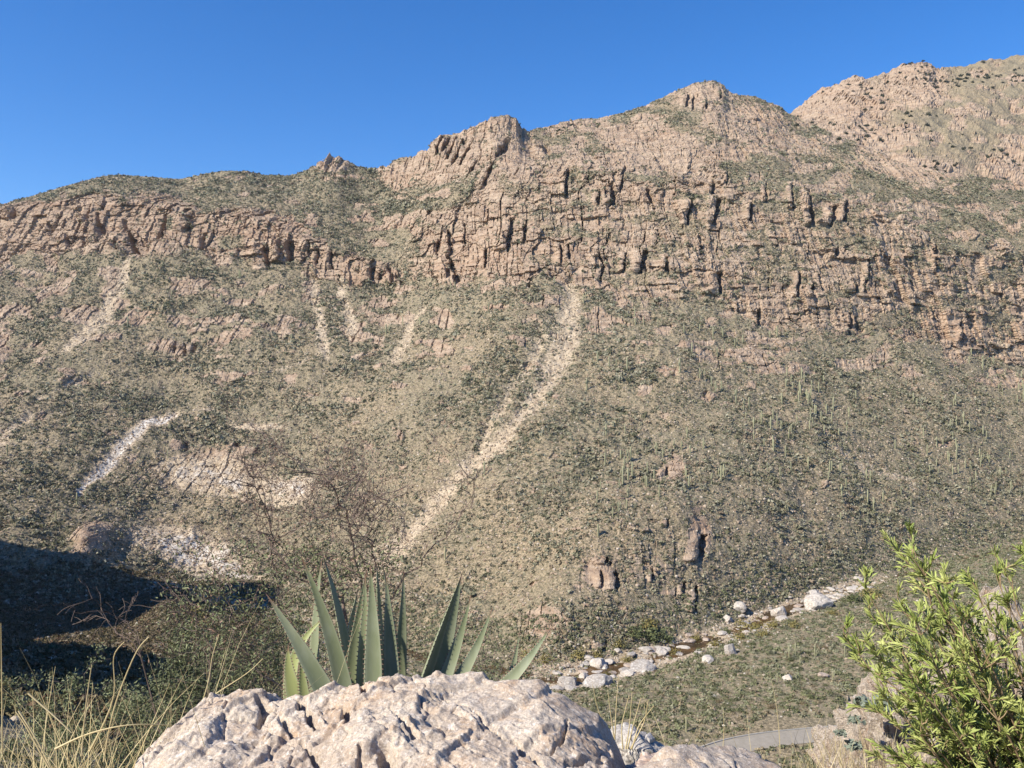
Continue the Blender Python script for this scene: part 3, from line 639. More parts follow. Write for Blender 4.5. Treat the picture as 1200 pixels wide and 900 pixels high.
for q in range(len(p)):
    o = obj('crest_shrub', JUN[q % 6]); tag(o, 'tiny dark shrub on the skyline of the left ridge', 'shrub', 'shrubs on the left skyline')
    s = random.uniform(.6, 1.7); o.location = p[q]; o.scale = (s * 1.5, s, s)

# ---- creek boulders
M_bl = [mat_granite('creek_granite', (.30, .275, .24), (.41, .385, .35), (.19, .17, .155), (.32, .23, .155), .12, .02), mat_granite('white_granite', (.42, .38, .325), (.54, .50, .44), (.26, .23, .20), (.38, .29, .20), .12, .02), mat_granite('pink_granite', (.34, .26, .20), (.43, .36, .29), (.2, .155, .13), (.36, .23, .14), .12, .02)]
ST = []
for k in range(10):
    v, f = stone(60 + k, 4, 10, .10); m = np_mesh('boulder', v, f); m.materials.append(M_bl[[0, 1, 2, 1][k % 4]]); ST.append(m)
def boulder(x, y, wpx, label, group=None, k=0, hz=.8, mat=None):
    P0 = on_land(x, y); s = wpx / 2 * P0.y / F
    o = obj('boulder', ST[k % 10]); tag(o, label, 'boulder', group)
    o.location = P0 + Vector((0, 0, s * hz * .35)); o.scale = (s, s * .9, s * hz); o.rotation_euler = (0, 0, k * 1.3 + x); return o
boulder(856, 766, 17, 'lone upright grey boulder with a dark right side beside the creek pool', None, 0, 1.25)
boulder(853, 727, 12, 'round pale boulder in the shrubs above the creek', None, 1, .8)
boulder(808, 747, 10, 'small orange tinted boulder on the far creek bank', None, 2, .9)
boulder(866, 714, 17, 'broad white boulder wedged against the far bank', None, 3, .8)
boulder(912, 722, 20, 'white slab like boulder left of the brown pool', None, 5, 1.0)
boulder(958, 713, 34, 'largest white boulder right of the brown creek pool', None, 7, .7)
boulder(667, 803, 28, 'big grey boulder just above the edge of the foreground rock', None, 0, .7)
boulder(685, 795, 14, 'small white boulder right of the big grey creek boulder', None, 1, .8)
boulder(702, 803, 36, 'long brown topped boulder in front of the stepping boulders', None, 4, .5)
boulder(700, 781, 22, 'pale blue grey boulder behind the narrow pool', None, 9, .7)
boulder(755, 786, 36, 'wide flat light grey boulder in mid creek', None, 8, .5)
boulder(830, 775, 18, 'low white boulder left below the lone upright boulder', None, 3, .6)
boulder(924, 796, 15, 'pale boulder alone among the bench shrubs', None, 1, .7)
boulder(965, 793, 14, 'pinkish boulder right of the pale bench boulder', None, 2, .6)
p, r, c = scatter((creekm > .35) * (SEG > 10) * (SEG < 12.6) * (XI > 640) * (XI < 1020), 190)
for q in range(len(p)):
    o = obj('boulder', ST[q % 10]); tag(o, 'pale boulder among many strewn along the creek bed', 'boulder', 'boulders strewn along the creek bed')
    s = .8 + 2.6 * random.random() ** 2.6; o.location = p[q] + [0, 0, s * .25]; o.scale = (s * 1.25, s * .95, s * .48); o.rotation_euler = (random.uniform(-.2, .2), 0, random.uniform(0, 6))
# reeds and willows by the creek
M_reed = mat_leaf('creek_willow_leaves', (.17, .15, .05), (.27, .22, .08), nscale=.5)
WL = []
for k in range(3):
    v, f = leafball(420, 400 + k, 1.2, .10, .2); m = np_mesh('creek_willow', v, f); m.materials.append(M_reed if k < 2 else M_sh[0]); WL.append(m)
for q, (x, y, w) in enumerate([(870, 735, 22), (885, 738, 26), (905, 735, 22), (780, 752, 24), (765, 748, 34), (745, 745, 30), (700, 770, 18), (712, 792, 14), (895, 745, 18), (850, 742, 16), (820, 765, 14), (1000, 705, 26), (1020, 700, 30), (230, 720, 26), (245, 735, 30), (222, 745, 22), (255, 712, 20), (640, 775, 20), (620, 770, 24), (760, 735, 26), (838, 757, 20), (868, 748, 20), (790, 768, 18), (735, 775, 16), (680, 770, 22), (930, 735, 18), (975, 720, 16), (815, 750, 18), (725, 758, 20)]):
    P0 = on_land(x, y); s = w / 2 * P0.y / F; o = obj('creek_willow', WL[(0, 0, 1, 2, 2, 2)[q % 6] if q < 12 else q % 2])
    tag(o, 'bushy olive yellow willow growing beside the creek', 'shrub', 'willows along the creek'); o.location = P0; o.scale = (s, s, s * .8); o.rotation_euler = (0, 0, q)
#FOREGROUND
# ------------------------------------------------------------ the foreground ledge
# big pink granite boulder
M_big = mat_granite('pink_white_granite', (.43, .345, .265), (.55, .475, .385), (.28, .24, .21), (.45, .29, .165), 2.0, .016)
bx = np.arange(-1.26, .56, .0032); by = np.arange(1.15, 3.25, .0038)
BX, BY = np.meshgrid(bx, by)
rl = np.array([(-1.3, 950), (-1.20, 912), (-1.10, 872), (-1.0, 838), (-.92, 818), (-.855, 812), (-.80, 811), (-.74, 812), (-.70, 819), (-.65, 816), (-.58, 813), (-.52, 812), (-.46, 800), (-.41, 791), (-.36, 790), (-.26, 792), (-.15, 791), (-.05, 794), (.0, 794), (.08, 794), (.13, 800), (.20, 817), (.26, 834), (.29, 848), (.33, 866), (.38, 885), (.42, 905), (.7, 980)])
zr = -(np.interp(BX, rl[:, 0], gsmooth(rl[:, 1], .5)) - 450) / F * 2.6
dn = 2.6 - BY
z = zr - .05 * np.clip(dn, 0, 9) - .12 * np.clip(dn - .35, 0, 9) ** 1.0
z -= 1.6 * np.clip(-dn, 0, 9) ** 1.4 + .25 * np.clip(-dn, 0, 9)
z -= 2.2 * np.clip(-1.05 + .05 * dn - BX + .00, 0, 9) ** 1.3                       # left shoulder
z -= 2.4 * np.clip(BX - (.30 - .10 * dn), 0, 9) ** 1.2                  # right flank
z -= 6 * np.clip(dn - 1.1, 0, 9) ** 2
z += .016 * fbm(BX * 3, BY * 3, 0, 3, 500)
ridg = fbm(BX * 5 + BY * 2, BY * 6, 0, 4, 510, ridged=True)
z += .010 * ridg + .012 * fbm(BX * 9 - BY * 5, BY * 4, 0, 3, 523, ridged=True)
zone = sstep(-.1, .25, fbm(BX * 2.2, BY * 2.2, 5, 2, 511) + .45 * np.exp(-((BX + .45) / .28) ** 2 - ((dn - .3) / .3) ** 2))
f1, f21, ci = worley(BX * 9 + .5 * BY, BY * 11, BX * 0 + .5 + 1.2 * fbm(BX * 5, BY * 5, 0, 2, 512), 513)
z += zone * (.013 * (ci - .5) - .010 * (1 - sstep(0, .10, f21)) * sstep(-.1, .3, vnoise(BX * 8, BY * 8, 0, 519)))
z += zone * .010 * fbm(BX * 14, BY * 14, 3, 4, 521, ridged=True)
f1, f21, ci2 = worley(BX * 24, BY * 26, BX * 0 + 2 * z, 515)
z += (.2 + .8 * zone) * (.006 * (ci2 - .5) - .004 * (1 - sstep(0, .12, f21)) * sstep(0, .3, vnoise(BX * 15, BY * 15, 0, 520)))
z += .0055 * fbm(BX * 34, BY * 34, 0, 5, 517, .62)
z += .010 * np.abs(vnoise(BX * 6 + BY * 9, BY * 3 - BX * 2, 0, 524)) + .006 * (np.floor(6 * vnoise(BX * 4 + BY * 5, BY * 4, 0, 525)) / 2)
def crack(pts, w, d):
    global z
    for (x1, y1), (x2, y2) in zip(pts[:-1], pts[1:]):
        dx, dy = x2 - x1, y2 - y1; t = np.clip(((BX - x1) * dx + (BY - y1) * dy) / (dx * dx + dy * dy), 0, 1)
        jx = .010 * vnoise(BY * 30, BX * 30, 0, 530)
        q = np.hypot(BX + jx - x1 - t * dx, BY - y1 - t * dy); z -= d * (1 - sstep(w * .4, w, q))
def bp(x, y):        # where on the boulder top the photo shows x, y
    Y = 2.35
    for _ in range(4):
        X = (x - 600) / F * Y; zz = -(np.interp(X, rl[:, 0], rl[:, 1]) - 450) / F * 2.6 - .05 * (2.6 - Y) - .12 * max(0, 2.25 - Y); Y = -zz * F / (y - 450)
    return (x - 600) / F * Y, Y
for pts, w, d in [([(303, 820), (312, 828), (300, 840)], .016, .035), ([(348, 822), (362, 838), (378, 853)], .016, .05), ([(424, 800), (424, 812)], .012, .04), ([(405, 826), (407, 845)], .013, .04), ([(452, 832), (470, 848), (487, 858)], .010, .035), ([(450, 872), (462, 892)], .024, .07), ([(420, 872), (425, 884)], .012, .03), ([(600, 852), (612, 866), (628, 880), (645, 898)], .011, .04), ([(640, 868), (655, 855), (668, 838)], .007, .03), ([(250, 888), (262, 889), (290, 892)], .006, .02), ([(570, 884), (590, 892)], .008, .02), ([(520, 810), (560, 830), (590, 850)], .006, .014), ([(355, 866), (372, 884)], .012, .03), ([(330, 840), (345, 856)], .012, .03), ([(665, 882), (700, 888), (735, 900)], .012, .05)]:
    crack([bp(*q) for q in pts], w, d)
edge = np.minimum.reduce([BX - bx[0], bx[-1] - BX, BY - by[0], by[-1] - BY]); z -= 1.2 * (1 - sstep(0, .07, edge)) ** 2
z = np.maximum(z, -2.3)
sw = (BX * 2.3 + BY * 3.9 + .35 * vnoise(BX * 3, BY * 3, 0, 540) + .08 * vnoise(BX * 14, BY * 14, 0, 541)) % 1.0
sw2 = (BX * 5.1 - BY * 3.3 + .4 * vnoise(BX * 4, BY * 4, 0, 542) + .1 * vnoise(BX * 16, BY * 16, 0, 543)) % 1.0
z += .026 * (np.minimum(sw, (1 - sw) * 12) - .5) * (1 - .5 * zone) + .016 * (np.minimum(sw2, (1 - sw2) * 12) - .5)
z -= .022
o = obj('boulder', np_mesh('big_boulder', np.stack([BX, BY, z], -1).reshape(-1, 3), grid_faces(*BX.shape), True), M_big)
tag(o, 'huge pinkish white granite boulder filling the bottom centre foreground', 'boulder')

def fstone(name, ctr, size, seed, mat, label, cat='boulder', rot=(0, 0, 0), sub=6, planes=12, rough=.1):
    v, f = stone(seed, sub, planes, rough); v = v * np.array(size)
    f1, f21, ci = worley(v[:, 0] * 14, v[:, 1] * 14, v[:, 2] * 14, seed + 5); n = v / np.linalg.norm(v, axis=1)[:, None]
    v = v + n * (.012 * (ci - .5) - .012 * (1 - sstep(0, .1, f21)) + .012 * fbm(v[:, 0] * 20, v[:, 1] * 20, v[:, 2] * 20, 3, seed + 9))[:, None]
    o = obj(name, np_mesh(name, v, f, True), mat, None, ctr); o.rotation_euler = rot; tag(o, label, cat); return o
M_brn = mat_granite('brown_granite', (.46, .34, .27), (.58, .48, .41), (.24, .19, .17), (.48, .28, .17), 2.0, .014)
M_gry = mat_granite('lichen_grey_granite', (.40, .37, .33), (.54, .51, .47), (.16, .15, .14), (.38, .36, .26), 2.0, .012)
fstone('rock', (.425, 2.54, -1.235), (.13, .12, .12), 901, M_brn, 'brown cracked rock lodged in the dark gap right of the big boulder', 'rock', (.3, .5, .6))
fstone('rock', (.495, 3.35, -1.47), (.165, .15, .12), 931, M_gry, 'rounded grey mottled rock behind the gap at bottom centre right', 'rock', (0, .1, .3))
fstone('rock', (.53, 2.25, -1.12), (.30, .20, .16), 905, M_big, 'pale pink rock along the bottom edge right of the dark gap', 'rock', (0, .06, .2))
fstone('rock', (.72, 2.35, -1.30), (.22, .22, .22), 907, M_brn, 'low tan rock at the bottom edge right of the pale pink rock', 'rock', (0, .2, .9))
fstone('rock', (-1.52, 2.5, -1.33), (.16, .15, .10), 909, M_gry, 'small grey rock among the dry grass in the bottom left corner', 'rock', (.1, 0, .4), 5)

# rocky knoll further down the slope at lower right, tan stone with small blue green rosettes
M_knoll = mat_granite('tan_outcrop_stone', (.46, .375, .285), (.57, .485, .39), (.27, .21, .155), (.46, .28, .16), .6, .06)
def outcrop(ctr, size, seed, label):
    v, f = stone(seed, 6, 34, .25); v = v * np.array(size); n = v / np.linalg.norm(v, axis=1)[:, None]
    f1, f21, ci = worley(v[:, 0] * 2.4, v[:, 1] * 2.4, v[:, 2] * 2.4, seed + 5)
    f1b, f21b, cib = worley(v[:, 0] * 6, v[:, 1] * 6, v[:, 2] * 6, seed + 6)
    v = v + n * (.24 * (ci - .5) - .12 * (1 - sstep(0, .1, f21)) + .16 * (cib - .5) - .05 * (1 - sstep(0, .1, f21b)) + .16 * fbm(v[:, 0] * 3, v[:, 1] * 3, v[:, 2] * 3, 4, seed + 9))[:, None]
    o = obj('rock_outcrop', np_mesh('rock_outcrop', v, f), M_knoll, None, ctr); tag(o, label, 'rock'); return v + np.array(ctr)
oc = outcrop((5.75, 12.2, -5.95), (1.35, 1.3, 2.6), 921, 'tan rocky outcrop with orange stains behind the green bush')
oc2 = outcrop((7.3, 12.8, -6.1), (1.9, 1.4, 3.0), 923, 'larger tan rock outcrop mostly hidden behind the green bush')
oc3 = outcrop((5.05, 11.0, -6.05), (.8, .9, 1.25), 925, 'low tan rock at the left foot of the outcrop')
M_suc = mat_leaf('blue_green_succulent', (.17, .20, .15), (.25, .28, .22), nscale=8)
for q, (x, y, s) in enumerate([(1012, 826, .16), (1034, 822, .12), (1033, 832, .14), (1002, 846, .11), (1000, 876, .13), (985, 860, .09)]):
    Y = 11.25; v, f = leafball(90, 950 + q, .7, .32, .2)
    o = obj('succulent', np_mesh('succulent', v, f), M_suc, None, ((x - 600) / F * Y, Y, -(y - 450) / F * Y)); o.scale = (s, s, s)
    tag(o, 'small blue green rosette plant growing on the tan outcrop', 'succulent', 'rosettes on the tan outcrop')

# ---- agaves
M_ag = NT('agave_skin')
g1 = M_ag.noise(5, 3, .5); wv_ = M_ag.noise(22, 3, .6, M_ag.scalevec(M_ag.co, 1, 1, .4))
at_ = M_ag.sep(M_ag.attr('leafuv').outputs['Color'])
c = M_ag.mix(M_ag.ramp(g1, .3, .7), (.15, .18, .095), (.22, .245, .15))
c = M_ag.mix(M_ag.ramp(wv_, .45, .75, 0, .5), c, (.28, .31, .23))
c = M_ag.mix(at_[1], c, (.30, .33, .12))
c = M_ag.mix(M_ag.ramp(at_[2], .6, .95, 0, .55), c, (.33, .35, .24))
c = M_ag.mix(M_ag.ramp(at_[0], .90, .965), c, (.20, .125, .085))
M_ag.base(c); M_ag.b.inputs['Roughness'].default_value = .55; M_ag.b.inputs['Specular IOR Level'].default_value = .35
def px(x, y, Y): return np.array([(x - 600) / F * Y, Y, -(y - 450) / F * Y])
M_tooth = mat_plain('agave_teeth', (.16, .10, .07), (.3, .22, .16), 30)
def agave_leaf(parent, base, tip, w, bend=(0, 0, 0), face=(0, -1, .3), yellow=0.0, thick=.22, torn=None, chan=.35, n=34):
    base = np.array(base, float); tip = np.array(tip, float); mid = (base + tip) / 2 + np.array(bend)
    if torn: tip = tip
    t = np.linspace(0, 1, n)[:, None]; c = (1 - t) ** 2 * base + 2 * t * (1 - t) * mid + t ** 2 * tip
    tg = np.gradient(c, axis=0); tg /= np.linalg.norm(tg, axis=1)[:, None]
    fc = np.array(face, float); sd = np.cross(tg, fc); sd /= np.linalg.norm(sd, axis=1)[:, None]; nr = np.cross(sd, tg)
    tt = t[:, 0]; prof = np.interp(tt, [0, .15, .35, .6, .8, .92, .965, 1.0], [.92, 1.0, .95, .68, .36, .15, .06, .02]); prof = gsmooth(prof, 1.0)
    k = 14; an = np.arange(k) / k * 2 * np.pi; wd = w * .66 / 2 * prof
    # crescent section: flat to hollow above, rounded below
    cxs = np.cos(an); up_ = np.where(np.sin(an) > 0, thick * .45 * np.sin(an) - chan * (1 - cxs ** 2) * .9 + 0 * an, thick * 1.6 * np.sin(an) - chan * (1 - cxs ** 2) * .9)
    V = c[:, None] + wd[:, None, None] * (cxs[None, :, None] * sd[:, None] + (up_ + chan * .4)[None, :, None] * nr[:, None])
    i = np.arange(n - 1)[:, None] * k + np.arange(k)[None]; j = np.arange(n - 1)[:, None] * k + (np.arange(k)[None] + 1) % k
    me = np_mesh('leaf', V.reshape(-1, 3), np.stack([i, j, j + k, i + k], -1).reshape(-1, 4), True)
    attr_col(me, 'leafuv', np.stack([np.repeat(tt, k), np.full(n * k, yellow), np.tile(np.abs(cxs), n), np.ones(n * k)], -1))
    lf = obj('leaf', me, M_ag.m, parent)
    # teeth along both margins
    tv = []; tf = []
    for sgn in (1, -1):
        for q in np.linspace(.06, .86, 26):
            i0 = q * (n - 1); a = int(i0); pc = c[a] + (c[min(a + 1, n - 1)] - c[a]) * (i0 - a); e = pc + sgn * sd[a] * wd[a] + nr[a] * wd[a] * chan * .4
            L = .0055 + .003 * rng.random(); b = len(tv); tv += [e - tg[a] * .003, e + tg[a] * .003, e + nr[a] * .002 - sgn * sd[a] * .003, e + sgn * sd[a] * L + tg[a] * .001]; tf += [(b, b + 1, b + 3), (b + 1, b + 2, b + 3), (b + 2, b, b + 3)]
    obj('teeth', np_mesh('teeth', tv, tf), M_tooth, lf)
    return lf
def stemlump(parent, p, s):
    v, f = stone(77, 3, 12, .1); obj('root_crown', np_mesh('root_crown', v * np.array(s) + np.array(p), f, True), M_ag_base, parent)
M_ag_base = mat_plain('dry_agave_base', (.25, .19, .12), (.38, .31, .2), 20)
def new_agave(label, at):
    r_ = empty('agave_plant', (0, 0, 0)); tag(r_, label, 'agave', 'agaves behind the big boulder'); return r_
EX = []
# left plant
a1 = new_agave('large agave with broad blue green leaves at the left end behind the boulder', 0)
D = 3.25; b0 = px(385, 850, D + .1)
stemlump(a1, b0 - [0, 0, .05], (.10, .10, .13))
agave_leaf(a1, px(404, 862, D), px(312, 696, D + .02), .125, (.055, 0, -.03), (0, -1, .45))
agave_leaf(a1, px(411, 850, D + .05), px(353, 652, D - .05), .112, (.055, -.02, 0), (-.15, -1, .3))
agave_leaf(a1, px(371, 850, D + .28), px(377, 657, D + .3), .095, (-.035, 0, 0), (-.6, -1, .2))
agave_leaf(a1, px(418, 850, D + .28), px(378, 650, D + .25), .11, (.035, .0, .03), (1.0, -.45, .1))
agave_leaf(a1, px(396, 850, D + .35), px(420, 688, D + .4), .12, (-.02, 0, 0), (.9, -.3, .3))
agave_leaf(a1, px(352, 860, D + .2), px(383, 722, D + .25), .10, (-.17, 0, .07), (-.2, -1, .3), .8)
agave_leaf(a1, px(375, 868, D + .12), px(338, 756, D + .14), .135, (-.075, 0, .0), (-.1, -1, .2), .75)
agave_leaf(a1, px(368, 866, D + .05), px(354, 758, D + .1), .075, (-.03, 0, .0), (.2, -1, .2), .6)
agave_leaf(a1, px(384, 866, D + .3), px(346, 742, D + .45), .12, (-.02, 0, .0), (.9, -.2, .4))
# middle plant
a2 = new_agave('upright agave with narrow vertical leaves in the middle behind the boulder', 0)
D = 3.3; stemlump(a2, px(440, 850, D + .1), (.09, .09, .12))
agave_leaf(a2, px(409, 850, D + .05), px(430, 668, D + .04), .10, (-.018, 0, 0), (.1, -1, .2), .15)
agave_leaf(a2, px(424, 845, D), px(428, 674, D - .02), .088, (.006, 0, 0), (-.15, -1, .2), .1)
agave_leaf(a2, px(437, 840, D - .03), px(434, 662, D - .02), .112, (.012, 0, 0), (-.1, -1, .2))
agave_leaf(a2, px(446, 840, D + .15), px(441, 655, D + .1), .10, (.012, 0, 0), (1, -.3, .1))
agave_leaf(a2, px(461, 840, D), px(452, 672, D), .098, (.006, 0, 0), (.15, -1, .2))
agave_leaf(a2, px(466, 838, D + .2), px(448, 660, D + .25), .09, (.03, 0, 0), (1, -.4, .1))
agave_leaf(a2, px(464, 845, D + .12), px(473, 668, D + .1), .085, (.012, 0, 0), (.3, -1, .2))
agave_leaf(a2, px(405, 842, D + .25), px(408, 740, D + .35), .10, (-.04, 0, 0), (.9, -.3, .2))
# right plant
a3 = new_agave('spreading agave with leaves fanning to the right behind the boulder', 0)
D = 3.35; stemlump(a3, px(520, 865, D + .15), (.10, .10, .12))
agave_leaf(a3, px(484, 840, D), px(543, 668, D - .02), .105, (-.012, 0, -.02), (1.0, -.55, .1))
agave_leaf(a3, px(499, 838, D + .06), px(541, 672, D + .1), .10, (.02, 0, -.02), (.3, -1, .2))
agave_leaf(a3, px(503, 835, D), px(552, 697, D), .088, (.022, 0, -.03), (-.1, -1, .3))
agave_leaf(a3, px(512, 835, D), px(577, 712, D), .085, (.028, 0, -.03), (-.1, -1, .4))
agave_leaf(a3, px(560, 830, D + .05), px(645, 735, D + .02), .085, (.03, 0, -.03), (-.2, -1, .5))
agave_leaf(a3, px(590, 835, D + .1), px(609, 741, D + .2), .055, (.005, 0, 0), (.2, -1, .4), .1)
agave_leaf(a3, px(575, 850, D + .15), px(626, 762, D + .15), .05, (.005, 0, 0), (.3, -1, .4), .3)

# ---- growth: branching twigs
def grow(tb, tips, p, d, L, r, lvl, g, spread=.6, kids=(2, 3), seg=5, curve=.25, up=.05, shrink=.66, k=4, rmin=.0008):
    pts = [np.array(p, float)]; d = np.array(d, float)
    for i in range(seg):
        d = d + g.normal(size=3) * curve + np.array([0, 0, up]); d /= np.linalg.norm(d); pts.append(pts[-1] + d * L / seg)
    r2 = max(r * .62, rmin)
    tb.add(pts, np.linspace(r, r2, len(pts)), k)
    tips.append((pts, lvl))
    if lvl > 0:
        for q in range(g.integers(kids[0], kids[1] + 1)):
            i = g.integers(1, seg + 1) if q else seg
            dd = d + g.normal(size=3) * spread; dd /= np.linalg.norm(dd)
            grow(tb, tips, pts[i], dd, L * shrink * g.uniform(.8, 1.2), r2, lvl - 1, g, spread, kids, seg, curve, up, shrink, k, rmin)
def leafsprays(pts, n, size, g, spreadr=.03):
    P_ = pts[g.integers(0, len(pts), n)] + g.normal(size=(n, 3)) * spreadr
    a = g.normal(size=(n, 3)); a /= np.linalg.norm(a, axis=1)[:, None]; b = np.cross(a, g.normal(size=(n, 3))); b /= np.linalg.norm(b, axis=1)[:, None]
    s = size * (.5 + g.random((n, 1)))
    v = np.stack([P_ - b * s * .35, P_ + a * s, P_ + b * s * .35, P_ - a * s], 1).reshape(-1, 3)
    return v, np.arange(4 * n).reshape(-1, 4)
def dens(tips, lv, step=6):
    out = []
    for pts, l in tips:
        if l <= lv:
            q = np.array(pts); tt = np.linspace(0, len(q) - 1, step); i = np.minimum(tt.astype(int), len(q) - 2); out.append(q[i] + (q[i + 1] - q[i]) * (tt - i)[:, None])
    return np.concatenate(out)
M_bark = mat_plain('dark_bark', (.06, .035, .03), (.15, .09, .075), 20)
M_redtw = mat_plain('reddish_twigs', (.11, .08, .065), (.24, .185, .155), 12)
M_redleaf = mat_leaf('dull_red_leaflets', (.20, .12, .085), (.30, .20, .15), nscale=9)
M_fine = mat_leaf('fine_grey_green_leaflets', (.13, .15, .07), (.205, .225, .12), nscale=5)
g = np.random.default_rng(31)
# reddish thorn shrub
T1 = empty('thorn_shrub', (0, 0, 0)); tag(T1, 'sparse reddish brown thorny shrub with dark twigs rising behind the left agave', 'shrub')
tb = Tubes(); tips = []
D = 5.3; root = px(400, 930, D)
def limb(pts, r0, r1): tb.add(pts, np.linspace(r0, r1, len(pts)), 6)
L1 = [root, px(402, 850, D), px(412, 770, D + .05), px(404, 705, D), px(392, 690, D), px(365, 680, D - .05), px(345, 668, D - .1), px(318, 640, D - .1), px(306, 622, D - .1)]
L2 = [px(412, 770, D + .05), px(425, 720, D + .1), px(420, 660, D + .15), px(408, 610, D + .1), px(395, 575, D), px(378, 560, D - .1), px(360, 552, D - .1)]
L3 = [px(402, 850, D), px(350, 760, D + .1), px(322, 690, D + .2), px(318, 620, D + .15), px(296, 560, D + .1), px(286, 548, D + .1)]
L4 = [px(412, 770, D + .05), px(450, 710, D + .1), px(483, 668, D + .1), px(520, 630, D), px(548, 595, D), px(552, 578, D)]
L5 = [px(402, 850, D), px(300, 790, D - .1), px(282, 740, D - .1), px(262, 700, D - .1), px(240, 660, D)]
L6 = [px(425, 720, D + .1), px(440, 660, D - .1), px(430, 600, D - .2), px(418, 560, D - .1)]
for Lx, r0 in ((L1, .017), (L2, .012), (L3, .009), (L4, .008), (L5, .006), (L6, .008)):
    pl = np.array(Lx); n = 26; tt = np.linspace(0, len(pl) - 1, n); i = np.minimum(tt.astype(int), len(pl) - 2); q = pl[i] + (pl[i + 1] - pl[i]) * (tt - i)[:, None]; q[1:] += g.normal(size=(n - 1, 3)) * .012
    tb.add(q, np.linspace(r0 * .9, r0 * .18, n), 6); tips.append((list(q[10:]), 9))
    for i in range(7, n, 1):
      if Lx is L4 and i % 3: continue
      for rr_ in range(1 + (i % 2 if Lx is not L4 else 0)):
        d = g.normal(size=3); d[2] = d[2] * .6 + .3; d /= np.linalg.norm(d)
        grow(tb, tips, q[i], d, .25 * g.uniform(.5, 1.2), .0036, 3, g, .75, (1, 3), 4, .25, .04, .74, 3, .0012)
obj('branches', tb.mesh('branches', False), M_redtw, T1)
pts = dens(tips, 2); up_m = -pts[:, 2] * F / pts[:, 1] + 450
v, f = leafsprays(pts, 3200, .009, g, .02); obj('red_leaflets', np_mesh('red_leaflets', v, f), M_redleaf, T1)
low = pts[up_m > 640] if (up_m > 640).sum() > 10 else pts
v, f = leafsprays(low, 6000, .012, g, .04); obj('green_leaflets', np_mesh('green_leaflets', v, f), M_fine, T1)
# grey green bush at the left
def finebush(D, cx, by_, tops, seed, label, nl, size=.013, lv=4, r=.010, L=.42):
    g = np.random.default_rng(seed); T = empty('acacia_bush', (0, 0, 0)); tag(T, label, 'bush'); tb = Tubes(); tips = []
    for (x, y, dd) in tops:
        b = px(cx, by_, D); e = px(x, y, D + dd); m = (b + e) / 2 + np.array([0, 0, .05]) + g.normal(size=3) * .06
        t = np.linspace(0, 1, 16)[:, None]; q = (1 - t) ** 2 * b + 2 * t * (1 - t) * m + t * t * e; q[1:] += g.normal(size=(15, 3)) * .01
        tb.add(q, np.linspace(r, r * .2, 16), 5); tips.append((list(q[6:]), 9))
        for i in range(4, 16):
            d = g.normal(size=3); d[2] = d[2] * .5 + .2; d /= np.linalg.norm(d); grow(tb, tips, q[i], d, L * .55 * g.uniform(.5, 1.1), r * .3, lv - 2, g, .7, (2, 3), 4, .2, .02, .7, 3, .0011)
    obj('branches', tb.mesh('branches', False), M_twig, T)
    v, f = leafsprays(dens(tips, 2), nl, size, g, .035); obj('leaflets', np_mesh('leaflets', v, f), M_fine, T)
finebush(6.4, 255, 985, [(200, 760, -.2), (225, 735, .2), (250, 720, 0), (275, 735, .3), (300, 750, -.2), (320, 770, .2), (330, 800, 0), (190, 800, 0), (170, 835, -.1), (215, 800, .3), (245, 790, -.4), (285, 800, -.3), (310, 840, -.3), (180, 870, -.3), (230, 850, -.5), (345, 740, .3)], 41, 'dense grey green fine leaved bush between dry grass and the left agave', 42000, .012)
finebush(8.0, 560, 900, [(590, 770, 0), (610, 765, .3), (560, 760, 0), (630, 775, 0), (520, 740, .2), (490, 720, .2), (575, 740, .3)], 43, 'thin twiggy bush behind the right agave leaves', 6000, .012)
finebush(9.0, 120, 1000, [(60, 800, 0), (100, 790, .3), (140, 800, 0), (30, 830, .2), (10, 800, .5), (160, 820, .1), (120, 850, -.5), (70, 860, -.5), (20, 870, -.3)], 47, 'dull green bush behind the dry grass in the lower left corner', 22000, .016)
# bare grey branch above the bush
tb = Tubes(); tips = []; g = np.random.default_rng(71)
for b, e in [((165, 770), (118, 728)), ((165, 770), (150, 715)), ((160, 745), (105, 720)), ((250, 720), (200, 690)), ((250, 760), (205, 700))]:
    D = 6.0; P1, P2 = px(*b, D), px(*e, D); grow(tb, tips, P1, (P2 - P1) / np.linalg.norm(P2 - P1), np.linalg.norm(P2 - P1) * .8, .0042, 3, g, .5, (2, 3), 5, .2, .02, .62, 4, .0014)
for b in [(165, 770), (250, 720), (250, 760), (160, 745)]:
    tb.add([px(225, 990, 6.2), px((b[0] + 225) / 2, 880, 6.1), px(*b, 6.0)], [.009, .007, .0042], 5)
tag(obj('dead_branch', tb.mesh('dead_branch', False), M_redtw), 'bare grey pink dead branches poking from the bush at lower left', 'branch')

